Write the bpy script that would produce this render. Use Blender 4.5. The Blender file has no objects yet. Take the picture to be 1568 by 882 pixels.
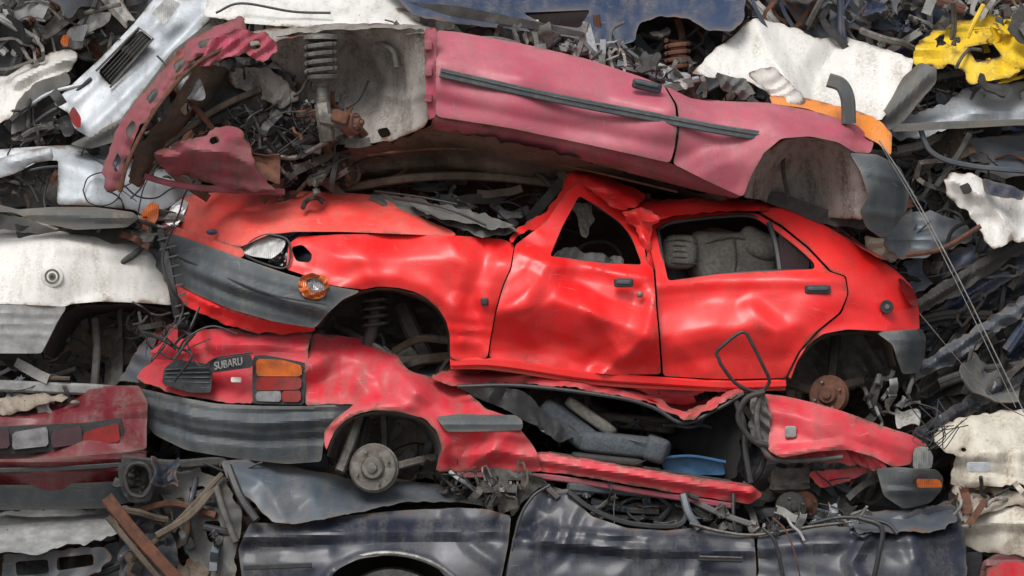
import bpy,bmesh,math,random
import numpy as np
from mathutils import Vector, Matrix, Euler
from mathutils.geometry import delaunay_2d_cdt
random.seed(7); np.random.seed(7)
# side-elevation drawing units: 296 units = 1 metre, (u right, v down), d = metres into the stack
S=1/296.0; ZC=2.0
def W(u,v,d): return Vector(((u-784)*S, d, ZC+(441-v)*S))
scene=bpy.context.scene
# ---------------------------------------------------------------- noise
TAB=np.random.RandomState(3).rand(256,256)*2-1
def vn(x,y):
    xi=np.floor(x).astype(int); yi=np.floor(y).astype(int)
    fx=x-xi; fy=y-yi
    fx=fx*fx*fx*(fx*(fx*6-15)+10); fy=fy*fy*fy*(fy*(fy*6-15)+10)
    a=TAB[xi&255,yi&255]; b=TAB[(xi+1)&255,yi&255]; c=TAB[xi&255,(yi+1)&255]; e=TAB[(xi+1)&255,(yi+1)&255]
    return (a*(1-fx)+b*fx)*(1-fy)+(c*(1-fx)+e*fx)*fy
def fold(x,y,sc,seed=0):
    # creased sheet: warped triangle waves give flat facets meeting at sharp folds
    x=x/sc; y=y/sc; rs=np.random.RandomState(int(abs(seed)*7)%9973)
    wx=x+.45*vn(x*.6+seed,y*.6); wy=y+.45*vn(x*.6,y*.6+9+seed); s=0
    for a,f in ((.42,.42),(.33,.8),(.25,1.35)):
        th=rs.rand()*math.pi; t=(wx*math.cos(th)+wy*math.sin(th))*f+rs.rand()*7
        s=s+a*(4*np.abs(t-np.floor(t+.5))-1)*(.55+.6*vn(x*.5*f+rs.rand()*50,y*.5*f))
    return s*1.3+.12*vn(x*1.3+seed,y*1.3)
# ---------------------------------------------------------------- materials
def newmat(name):
    m=bpy.data.materials.new(name); m.use_nodes=True
    nt=m.node_tree; b=nt.nodes["Principled BSDF"]; return m,nt,b
def noise(nt,co,scale,detail=5,rough=.6,map=None):
    n=nt.nodes.new('ShaderNodeTexNoise'); n.inputs['Scale'].default_value=scale; n.inputs['Detail'].default_value=detail; n.inputs['Roughness'].default_value=rough
    if map:
        mp=nt.nodes.new('ShaderNodeMapping'); mp.inputs['Scale'].default_value=map[0]; mp.inputs['Rotation'].default_value=map[1]
        nt.links.new(co,mp.inputs['Vector']); co=mp.outputs[0]
    nt.links.new(co,n.inputs['Vector']); return n.outputs['Fac']
def ramp(nt,fac,a,b,lo=0,hi=1):
    r=nt.nodes.new('ShaderNodeMapRange'); r.inputs['From Min'].default_value=a; r.inputs['From Max'].default_value=b
    r.inputs['To Min'].default_value=lo; r.inputs['To Max'].default_value=hi
    nt.links.new(fac,r.inputs['Value']); return r.outputs['Result']
def mathn(nt,op,a,b):
    n=nt.nodes.new('ShaderNodeMath'); n.operation=op
    for i,x in enumerate((a,b)):
        if isinstance(x,(int,float)): n.inputs[i].default_value=x
        else: nt.links.new(x,n.inputs[i])
    return n.outputs[0]
def mix(nt,f,a,b):
    n=nt.nodes.new('ShaderNodeMix'); n.data_type='RGBA'
    nt.links.new(f,n.inputs['Factor']) if not isinstance(f,(int,float)) else setattr(n.inputs['Factor'],'default_value',f)
    for s,x in (('A',a),('B',b)):
        i=[q for q in n.inputs if q.name==s and q.type=='RGBA'][0]
        if isinstance(x,tuple): i.default_value=(*x,1)
        else: nt.links.new(x,i)
    return [q for q in n.outputs if q.type=='RGBA'][0]
def paint(name,col,rough=.3,dirt=.35,rust=.5,metal=0,fade=None,coat=.15,dcol=(.16,.14,.12),rcol=(.13,.05,.025),scr=.6,spec=.36,bump=.08):
    m,nt,b=newmat(name); L=nt.links; rough=min(.8,rough*1.15); dirt=min(1,dirt*1.2); coat*=.6
    co=nt.nodes.new('ShaderNodeTexCoord').outputs['Object']
    at=nt.nodes.new('ShaderNodeAttribute'); at.attribute_name='edge'; edge=at.outputs['Fac']
    big=noise(nt,co,2.3,4); med=noise(nt,co,9,8,.65); fine=noise(nt,co,55,6,.7)
    fade=fade or tuple(min(1,c*.75+.10) for c in col)
    c=mix(nt,ramp(nt,big,.40,.68,0,.8),col,fade)
    dk=tuple(x*.62 for x in col); c=mix(nt,ramp(nt,med,.48,.75,0,.3),c,dk)
    # scratches at several slants, warped so none runs dead straight
    wv=nt.nodes.new('ShaderNodeTexNoise'); wv.inputs['Scale'].default_value=3; L.new(co,wv.inputs['Vector'])
    va=nt.nodes.new('ShaderNodeVectorMath'); va.operation='MULTIPLY_ADD'; L.new(wv.outputs['Color'],va.inputs[0]); va.inputs[1].default_value=(.16,.16,.16); L.new(co,va.inputs[2]); cw=va.outputs[0]
    s1=noise(nt,cw,5,2,.5,((1,1,34),(0,.25,0))); s2=noise(nt,cw,7,2,.5,((30,1,1.5),(0,-.7,0))); s3=noise(nt,cw,6,2,.5,((1.5,1,38),(0,-.45,0)))
    sc=mathn(nt,'MAXIMUM',mathn(nt,'MAXIMUM',s1,s3),s2)
    sc=mathn(nt,'MULTIPLY',ramp(nt,sc,.67,.72,0,scr*.85),ramp(nt,med,.47,.60))
    light=tuple(min(1,x*.6+.22) for x in col)
    c=mix(nt,sc,c,light)
    # dirt patches, run marks
    vs=noise(nt,co,5,6,.6,((2.6,1,.45),(0,0,0)))
    dm=mathn(nt,'MULTIPLY',ramp(nt,vs,.42,.68),ramp(nt,fine,.33,.58))
    dm=mathn(nt,'MULTIPLY',dm,dirt)
    em=mathn(nt,'MULTIPLY',edge,ramp(nt,med,.35,.62,.15,1.0))
    dm=mathn(nt,'MAXIMUM',dm,mathn(nt,'MULTIPLY',em,min(1,dirt*1.6)))
    c=mix(nt,dm,c,dcol)
    speck=ramp(nt,noise(nt,co,110,3,.6),.64,.71,0,min(1,dirt*1.4)); c=mix(nt,speck,c,tuple(x*.5 for x in dcol))
    chip=mathn(nt,'MULTIPLY',ramp(nt,noise(nt,co,46,4,.7),.66,.69,0,min(1,scr)),ramp(nt,big,.46,.58)); c=mix(nt,chip,c,tuple(x*.3+.08 for x in col))
    rm=mathn(nt,'ADD',mathn(nt,'MULTIPLY',edge,.2),med)
    rm=ramp(nt,rm,.67,.75,0,rust); c=mix(nt,rm,c,rcol)
    L.new(c,b.inputs['Base Color'])
    rr=mathn(nt,'ADD',ramp(nt,med,.3,.7,rough*.85,rough*1.25),mathn(nt,'MULTIPLY',mathn(nt,'MAXIMUM',dm,rm),.4))
    L.new(rr,b.inputs['Roughness']); b.inputs['Metallic'].default_value=metal
    b.inputs['Coat Weight'].default_value=coat; b.inputs['Coat Roughness'].default_value=.2
    b.inputs['Specular IOR Level'].default_value=spec
    bp=nt.nodes.new('ShaderNodeBump'); bp.inputs['Strength'].default_value=bump; bp.inputs['Distance'].default_value=.01
    h=mathn(nt,'ADD',mathn(nt,'MULTIPLY',fine,.5),mathn(nt,'MULTIPLY',rm,-.3))
    L.new(h,bp.inputs['Height']); L.new(bp.outputs[0],b.inputs['Normal'])
    return m
def simple(name,col,rough=.6,metal=0,var=.5,bump=.3,sc=18,trans=0,alt=None):
    m,nt,b=newmat(name); L=nt.links
    co=nt.nodes.new('ShaderNodeTexCoord').outputs['Object']
    n1=noise(nt,co,sc,8,.65); n2=noise(nt,co,sc*.25,4)
    alt=alt or tuple(min(1,x*(1-var)) for x in col)
    c=mix(nt,ramp(nt,n1,.35,.65),col,alt)
    c=mix(nt,ramp(nt,n2,.4,.7,0,var),c,tuple(x*.45 for x in col))
    L.new(c,b.inputs['Base Color']); b.inputs['Roughness'].default_value=rough; b.inputs['Metallic'].default_value=metal
    bp=nt.nodes.new('ShaderNodeBump'); bp.inputs['Strength'].default_value=bump; bp.inputs['Distance'].default_value=.012
    L.new(n1,bp.inputs['Height']); L.new(bp.outputs[0],b.inputs['Normal'])
    return m
RED=paint('red_paint',(.76,.014,.016),.32,.26,.4,fade=(.82,.045,.04),coat=.4,scr=.5,dcol=(.20,.06,.05))
REDSKY=paint('red_paint_sky_pale',(.80,.06,.05),.45,.38,.35,fade=(.84,.21,.17),coat=.1,scr=.8,dcol=(.30,.15,.12))  # paler red: the hood's sky reflection is put into the colour
RED2=paint('red_paint_aged',(.56,.016,.032),.42,.5,.65,fade=(.66,.08,.10),coat=.15,scr=.9)
PINK=paint('pink_paint',(.40,.075,.115),.42,.45,.3,fade=(.50,.155,.19),coat=.2,scr=.6,dcol=(.22,.13,.12))
PINKD=paint('pink_paint_dirty',(.26,.045,.07),.6,.95,.9,fade=(.32,.11,.13),coat=0,dcol=(.11,.085,.07))
MAGE=paint('magenta_primer',(.42,.04,.09),.5,.85,.85,coat=0,dcol=(.2,.1,.1))
BLACK=paint('black_paint',(.011,.015,.028),.36,.6,.4,fade=(.025,.033,.055),coat=.35,dcol=(.10,.098,.092),scr=.5)
SLATE=paint('slate_paint',(.05,.068,.09),.42,.55,.5,metal=.2,fade=(.11,.13,.155),coat=.2,scr=.6)  # lightened so the black car's hood carries sky reflection in its colour
BUMP=paint('bumper_plastic',(.045,.057,.068),.5,.5,.05,fade=(.10,.116,.126),coat=0,scr=.8,dcol=(.17,.16,.145))
WHITE=paint('white_paint',(.68,.67,.64),.42,.5,.6,fade=(.60,.59,.56),coat=.1,scr=.3,dcol=(.26,.23,.185))
DWHITE=paint('dirty_white_paint',(.40,.40,.38),.5,.8,.8,fade=(.32,.32,.31),coat=0,scr=.3,dcol=(.14,.12,.10))
SILV=paint('silver_paint',(.38,.42,.46),.42,.5,.4,metal=.2,fade=(.50,.53,.56),coat=.15,scr=.4)
MAROON=paint('maroon_paint',(.12,.007,.015),.38,.5,.4,fade=(.17,.02,.03),coat=.25,scr=.5)
NAVY=paint('navy_paint',(.012,.026,.065),.38,.5,.4,fade=(.028,.05,.10),coat=.3,scr=.5)
YELL=paint('yellow_paint',(.80,.52,.01),.42,.55,.75,fade=(.72,.52,.05),coat=.15,dcol=(.12,.1,.06))
ORNG=paint('orange_paint',(.80,.24,.012),.42,.4,.5,coat=.15)
LINER=paint('wheelhouse_primer',(.25,.23,.21),.75,1.0,.9,fade=(.37,.345,.32),coat=0,dcol=(.065,.052,.042),scr=.4,bump=.25)
UNDER=paint('underbody_seal',(.09,.068,.05),.75,.8,1.0,fade=(.20,.16,.125),coat=0,dcol=(.05,.04,.032),rcol=(.16,.07,.035),scr=.5,bump=.4)
DUSTY=paint('dusty_plastic',(.08,.088,.092),.7,.8,.2,fade=(.16,.16,.155),coat=0,dcol=(.18,.165,.14),scr=.5,bump=.3)
RUST=simple('rusted_steel',(.17,.065,.035),.85,.1,.6,.6,22,alt=(.07,.04,.03))
STEEL=simple('dirty_steel',(.20,.195,.18),.55,.5,.6,.5,24,alt=(.10,.08,.065))
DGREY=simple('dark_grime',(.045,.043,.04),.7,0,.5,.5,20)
MGREY=simple('grey_grime',(.12,.118,.11),.7,0,.5,.5,20,alt=(.055,.048,.042))
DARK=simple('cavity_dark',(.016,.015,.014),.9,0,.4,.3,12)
RUB=simple('black_rubber',(.018,.019,.021),.5,0,.4,.3,30,alt=(.035,.036,.038))
SEAT=simple('seat_cloth',(.26,.25,.22),.95,0,.4,.5,60)
SEATD=simple('seat_cloth_dark',(.085,.10,.115),.95,0,.4,.5,60)
LGREY=simple('light_grey_plastic',(.32,.33,.33),.55,0,.5,.3,14,alt=(.18,.18,.17))
WPL=paint('white_plastic',(.60,.57,.49),.55,.75,.25,coat=0,dcol=(.26,.20,.14),scr=.2)
BLUEP=simple('blue_plastic',(.03,.14,.30),.5,0,.5,.1,10)
ALU=simple('cast_aluminium',(.32,.32,.31),.45,.5,.6,.4,20)
CREAM=paint('cream_trim',(.44,.38,.30),.7,.8,.6,coat=0)
def lens(name,col,rough=.18):
    m,nt,b=newmat(name); co=nt.nodes.new('ShaderNodeTexCoord').outputs['Object']
    w=nt.nodes.new('ShaderNodeTexWave'); w.inputs['Scale'].default_value=30; nt.links.new(co,w.inputs['Vector'])
    n=noise(nt,co,16,5); c=mix(nt,ramp(nt,n,.4,.68,0,.8),col,tuple(x*.35+.01 for x in col)); nt.links.new(c,b.inputs['Base Color'])
    b.inputs['Roughness'].default_value=rough; b.inputs['Coat Weight'].default_value=.6
    bp=nt.nodes.new('ShaderNodeBump'); bp.inputs['Strength'].default_value=.35; bp.inputs['Distance'].default_value=.005
    nt.links.new(w.outputs['Fac'],bp.inputs['Height']); nt.links.new(bp.outputs[0],b.inputs['Normal']); return m
LRED=lens('red_lens',(.26,.012,.012)); LORG=lens('orange_lens',(.58,.12,.012)); LWHT=lens('clear_lens',(.55,.56,.55)); LDRK=lens('smoked_lens',(.07,.03,.04)); LDIM=lens('dim_clear_lens',(.24,.24,.25))
REFL=simple('reflector_chrome',(.6,.61,.62),.2,.9,.5,.2,8)
# ---------------------------------------------------------------- object plumbing
class Thing:
    def __init__(s,name,c):
        e=bpy.data.objects.new(name,None); e.empty_display_size=.2; scene.collection.objects.link(e)
        e.location=W(*c); s.e=e; s.inv=Matrix.Translation(-W(*c)); s.seed=1; s.grow=0
    def add(s,name,vs,fs,mat,edge=None,ang=40,smooth=True):
        me=bpy.data.meshes.new(name); me.from_pydata([tuple(v) for v in vs],[],[tuple(f) for f in fs]); 
        me.materials.append(mat)
        if edge is not None:
            a=me.attributes.new('edge','FLOAT','POINT'); a.data.foreach_set('value',np.asarray(edge,dtype=np.float32))
        if smooth:
            me.polygons.foreach_set('use_smooth',[True]*len(me.polygons))
            try: me.set_sharp_from_angle(angle=math.radians(ang))
            except Exception: pass
        me.update(); o=bpy.data.objects.new(name,me); scene.collection.objects.link(o)
        o.parent=s.e; o.matrix_parent_inverse=s.inv.copy(); return o
def resamp(pts,step,closed=True):
    out=[]; n=len(pts)
    for i in range(n if closed else n-1):
        a=np.array(pts[i],float); b=np.array(pts[(i+1)%n],float); L=np.linalg.norm(b-a); k=max(1,int(math.ceil(L/step)))
        for j in range(k): out.append(a+(b-a)*j/k)
    if not closed: out.append(np.array(pts[-1],float))
    return out
def chaikin(p,it=2):
    for _ in range(it):
        q=[]; n=len(p)
        for i in range(n):
            a=p[i]; b=p[(i+1)%n]; q+= [a*.75+b*.25,a*.25+b*.75]
        p=q
    return p
def outl(pts,res,rd,grow=0,jag=0,sd=0):
    p=resamp(pts,rd); p=chaikin(p,2)
    out=[p[0]]
    for x in p[1:]:
        if np.linalg.norm(x-out[-1])>=res*.8: out.append(x)
    if np.linalg.norm(out[-1]-out[0])<res*.4: out.pop()
    out=np.array(out)
    nx=np.roll(out,-1,0); pv=np.roll(out,1,0); t=nx-pv; t/=np.linalg.norm(t,axis=1)[:,None]+1e-9
    A=.5*np.sum(out[:,0]*nx[:,1]-nx[:,0]*out[:,1]); nrm=np.c_[t[:,1],-t[:,0]]*(1 if A>0 else -1)
    g=grow+(jag*vn(out[:,0]/13+sd,out[:,1]/13)+jag*.5*vn(out[:,0]/6,out[:,1]/6+sd) if jag else 0)
    return out+nrm*(g[:,None] if jag else g)
def inside(P,poly):
    x,y=P[:,0],P[:,1]; r=np.zeros(len(P),bool); n=len(poly)
    for i in range(n):
        x1,y1=poly[i]; x2,y2=poly[(i+1)%n]
        if y1==y2: continue
        c=((y1>y)!=(y2>y))&(x<(x2-x1)*(y-y1)/(y2-y1)+x1); r^=c
    return r
def dseg(P,pts,closed=False):
    d=np.full(len(P),1e9); n=len(pts)
    for i in range(n if closed else n-1):
        a=np.array(pts[i],float); b=np.array(pts[(i+1)%n],float); ab=b-a; L=ab@ab+1e-9
        t=np.clip(((P-a)@ab)/L,0,1); q=P-(a+t[:,None]*ab); d=np.minimum(d,np.hypot(q[:,0],q[:,1]))
    return d
def tps(ctrl):
    if isinstance(ctrl,(int,float)): return lambda P: np.full(len(P),float(ctrl))
    c=np.array(ctrl,float); X=c[:,:2]/300; z=c[:,2]; n=len(c)
    def K(A,B):
        r2=((A[:,None,:]-B[None])**2).sum(2)+1e-12; return .5*r2*np.log(r2)
    M=np.zeros((n+3,n+3)); M[:n,:n]=K(X,X)+np.eye(n)*1e-4; Pm=np.c_[np.ones(n),X]; M[:n,n:]=Pm; M[n:,:n]=Pm.T
    w=np.linalg.lstsq(M,np.r_[z,0,0,0],rcond=None)[0]
    return lambda P: K(P/300,X)@w[:n]+np.c_[np.ones(len(P)),P/300]@w[n:]
def panel(T,name,out,mat,dep,holes=(),res=6,rim=.03,cr=(),crum=0,csc=45,wob=.002,rd=12,blobs=(),ang=27):
    T.seed+=1; sd=T.seed
    O=outl(out,res,rd,T.grow,min(3.5,max(0,crum-.008)*130),sd); H=[outl(h,res,rd) for h in holes]
    mn=O.min(0); mx=O.max(0); rng=np.random.RandomState(sd)
    xs=np.arange(mn[0],mx[0],res); ys=np.arange(mn[1],mx[1],res*.87)
    G=np.array([(x+(res*.5 if j%2 else 0),y) for j,y in enumerate(ys) for x in xs])
    if len(G):
        k=inside(G,O)&(dseg(G,O,True)>res*.5)
        for h in H: k&=~inside(G,h)&(dseg(G,h,True)>res*.5)
        G=G[k]
    loops=[O]+H; V=[];E=[]
    for l in loops:
        b=len(V); V+=list(l); E+=[(b+i,b+(i+1)%len(l)) for i in range(len(l))]
    V+=list(G)
    r=delaunay_2d_cdt([Vector((p[0],-p[1])) for p in V],E,[],0,1e-4)
    P=np.array([(p.x,-p.y) for p in r[0]]); F=np.array([f for f in r[2] if len(f)==3])
    C=P[F].mean(1); k=inside(C,O)
    for h in H: k&=~inside(C,h)
    F=F[k]
    d=tps(dep)(P)
    for c in cr:
        kind,pts,amp,w=c; q=dseg(P,pts); sft=max(res*.75,w*.09); q=np.sqrt(q*q+sft*sft)-sft*.4
        # creases change in depth along their length
        am=amp*(1+.25*vn(P[:,0]/40+sd,P[:,1]/40))
        d-= am*(np.maximum(0,1-q/w)**1.2 if kind=='v' else np.exp(-(q/w)**2))
    d+= wob*1.5*vn(P[:,0]/60+sd*3.1,P[:,1]/60)
    amp=np.full(len(P),float(crum))
    for (bu,bv,br,ba) in blobs: amp+=ba*np.exp(-(((P[:,0]-bu)**2+(P[:,1]-bv)**2)/br**2))
    if amp.max()>0: d-=amp*fold(P[:,0],P[:,1],csc,sd)
    e=dseg(P,O,True)
    for h in H: e=np.minimum(e,dseg(P,h,True))
    edge=np.exp(-e/5.0)
    vs=[W(p[0],p[1],q) for p,q in zip(P,d)]; fs=[tuple(int(i) for i in f) for f in F]
    if rim:
        ed={}
        for f in fs:
            for i in range(3):
                a,b=f[i],f[(i+1)%3]; ed[(a,b)]=1
        bd=[(a,b) for (a,b) in ed if (b,a) not in ed]; mp={}
        for a,b in bd:
            for x in (a,b):
                if x not in mp:
                    mp[x]=len(vs); vs.append(vs[x]+Vector((0,rim,0))); edge=np.append(edge,1.0)
        fs+=[(b,a,mp[a],mp[b]) for a,b in bd]
    return T.add(name,vs,fs,mat,edge,ang)
def cat(pts,n=6):
    P=[Vector(p) for p in pts]; 
    if len(P)<3: return [P[0].lerp(P[-1],i/n) for i in range(n+1)]
    Q=[P[0]*2-P[1]]+P+[P[-1]*2-P[-2]]; out=[]
    for i in range(1,len(Q)-2):
        a,b,c,e=Q[i-1:i+3]
        for j in range(n):
            t=j/n; out.append(.5*((2*b)+(c-a)*t+(2*a-5*b+4*c-e)*t*t+(3*b-a-3*c+e)*t**3))
    out.append(P[-1]); return out
def g_sweep(path,prof,closed=False):
    vs=[];fs=[];n=len(path);m=len(prof)
    for i,p in enumerate(path):
        t=(path[min(i+1,n-1)]-path[max(i-1,0)])
        if closed: t=path[(i+1)%n]-path[i-1]
        t=t.normalized() if t.length>1e-9 else Vector((1,0,0))
        ref=Vector((0,1,0)) if abs(t.y)<.9 else Vector((0,0,1))
        nn=ref.cross(t).normalized(); bb=t.cross(nn)
        for a,b in prof: vs.append(p+nn*a+bb*b)
    for i in range(n if closed else n-1):
        j0=i*m; j1=((i+1)%n)*m
        for k in range(m): fs.append((j0+k,j0+(k+1)%m,j1+(k+1)%m,j1+k))
    if not closed: fs+= [tuple(range(m))[::-1],tuple(range((n-1)*m,n*m))]
    return vs,fs
def circ(r,seg=8): return [(math.cos(2*math.pi*i/seg)*r,math.sin(2*math.pi*i/seg)*r) for i in range(seg)]
def tube(T,name,pts,r,mat,sm=True,n=6,closed=False,seg=8):
    P=[W(*p) for p in pts]
    if closed: P=cat(P+[P[0]],n)[:-1]
    elif sm: P=cat(P,n)
    v,f=g_sweep(P,circ(r*S,seg),closed); return T.add(name,v,f,mat)
def strip(T,name,pts,w,th,mat,sm=True,n=6,bev=.25):
    P=[W(*p) for p in pts]; P=cat(P,n) if sm else P
    a=w*S/2; b=th/2; c=min(a,b)*bev*1.6
    prof=[(-a+c,-b),(a-c,-b),(a,-b+c),(a,b-c),(a-c,b),(-a+c,b),(-a,b-c),(-a,-b+c)]
    v,f=g_sweep(P,prof); return T.add(name,v,f,mat,None,30)
def lathe(T,name,c,axis,prof,mat,seg=28):
    o=W(*c); ax=Vector(axis).normalized(); q=ax.to_track_quat('Z','Y'); vs=[];fs=[]
    for t,r in prof:
        for i in range(seg):
            a=2*math.pi*i/seg; vs.append(o+q@Vector((math.cos(a)*r,math.sin(a)*r,t)))
    m=len(prof)
    for j in range(m-1):
        for i in range(seg): fs.append((j*seg+i,j*seg+(i+1)%seg,(j+1)*seg+(i+1)%seg,(j+1)*seg+i))
    fs.append(tuple(range(seg))[::-1]); fs.append(tuple(range((m-1)*seg,m*seg)))
    return T.add(name,vs,fs,mat,None,35)
def hub(T,name,u,v,d,r,mat,axis=(-.15,-1,0)):
    R=r*S
    lathe(T,name,(u,v,d),axis,[(-.07,R*.8),(-.05,R*.93),(-.045,R),(-.02,R),(-.018,R*.95),(.0,R*.95),(.008,R*.9),(.01,R*.5),(.03,R*.45),(.035,R*.4),(.035,R*.22),(.05,R*.2),(.052,R*.1)],mat)
    ax=Vector(axis).normalized(); q=ax.to_track_quat('Z','Y'); o=W(u,v,d)
    for k in range(4):
        a=k*math.pi/2+.4; p=o+q@Vector((math.cos(a)*R*.68,math.sin(a)*R*.68,.01))
        v2,f2=g_sweep([p,p+ax*.02],circ(R*.07,6)); T.add(name+'_stud',v2,f2,STEEL)
def blob(T,name,c,r,mat,e=.6,rot=0,rx=0,nz=0):
    o=W(*c); vs=[];fs=[];A=18;B=32; M=Euler((rx,rot,0)).to_matrix()
    sg=lambda x,p: math.copysign(abs(x)**p,x)
    for i in range(A+1):
        ph=-math.pi/2+math.pi*i/A
        for j in range(B):
            th=2*math.pi*j/B
            p=Vector((r[0]*S*sg(math.cos(ph),e)*sg(math.cos(th),e), r[2]*sg(math.cos(ph),e)*sg(math.sin(th),e), r[1]*S*sg(math.sin(ph),e)))
            if nz: p*=1+nz*float(vn(np.array([p.x*9+c[0]]),np.array([p.z*9+p.y*7]))[0])
            vs.append(o+M@p)
    for i in range(A):
        for j in range(B): fs.append((i*B+j,i*B+(j+1)%B,(i+1)*B+(j+1)%B,(i+1)*B+j))
    return T.add(name,vs,fs,mat,None,50)
def loft(T,name,A,B,mat,m=14,n=10,amp=.006,sc=40,sm=True):
    T.seed+=1
    a=[W(*p) for p in A]; b=[W(*p) for p in B]
    def rs(P,k):
        P=cat(P,8) if sm else P; L=[0]
        for i in range(1,len(P)): L.append(L[-1]+(P[i]-P[i-1]).length)
        out=[]
        for j in range(k):
            t=L[-1]*j/(k-1); i=1
            while i<len(L)-1 and L[i]<t: i+=1
            f=(t-L[i-1])/max(1e-9,L[i]-L[i-1]); out.append(P[i-1].lerp(P[i],f))
        return out
    L=sum((a[i+1]-a[i]).length for i in range(len(a)-1)); k=max(8,int(L/S/7)); a=rs(a,k); b=rs(b,k); vs=[];ed=[]
    for i in range(m+1):
        for j in range(k): 
            vs.append(a[j].lerp(b[j],i/m)); ed.append(1.0 if i in(0,m) or j in(0,k-1) else 0.0)
    P=np.array([(v.x/S,(v.y+v.z*.7)/S) for v in vs]); f=fold(P[:,0],P[:,1],sc,T.seed)*amp
    vs=[v+Vector((0,-.6,.8))*q for v,q in zip(vs,f)]
    fs=[(i*k+j,i*k+j+1,(i+1)*k+j+1,(i+1)*k+j) for i in range(m) for j in range(k-1)]
    return T.add(name,vs,fs,mat,ed)
def helix(T,name,c,axis,r,h,turns,wr,mat):
    o=W(*c); ax=Vector(axis).normalized(); q=ax.to_track_quat('Z','Y'); P=[]
    for i in range(int(turns*16)+1):
        a=i/16*2*math.pi; P.append(o+q@Vector((math.cos(a)*r*S,math.sin(a)*r*S,h*S*i/(turns*16))))
    v,f=g_sweep(P,circ(wr*S,6)); T.add(name,v,f,mat)
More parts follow.
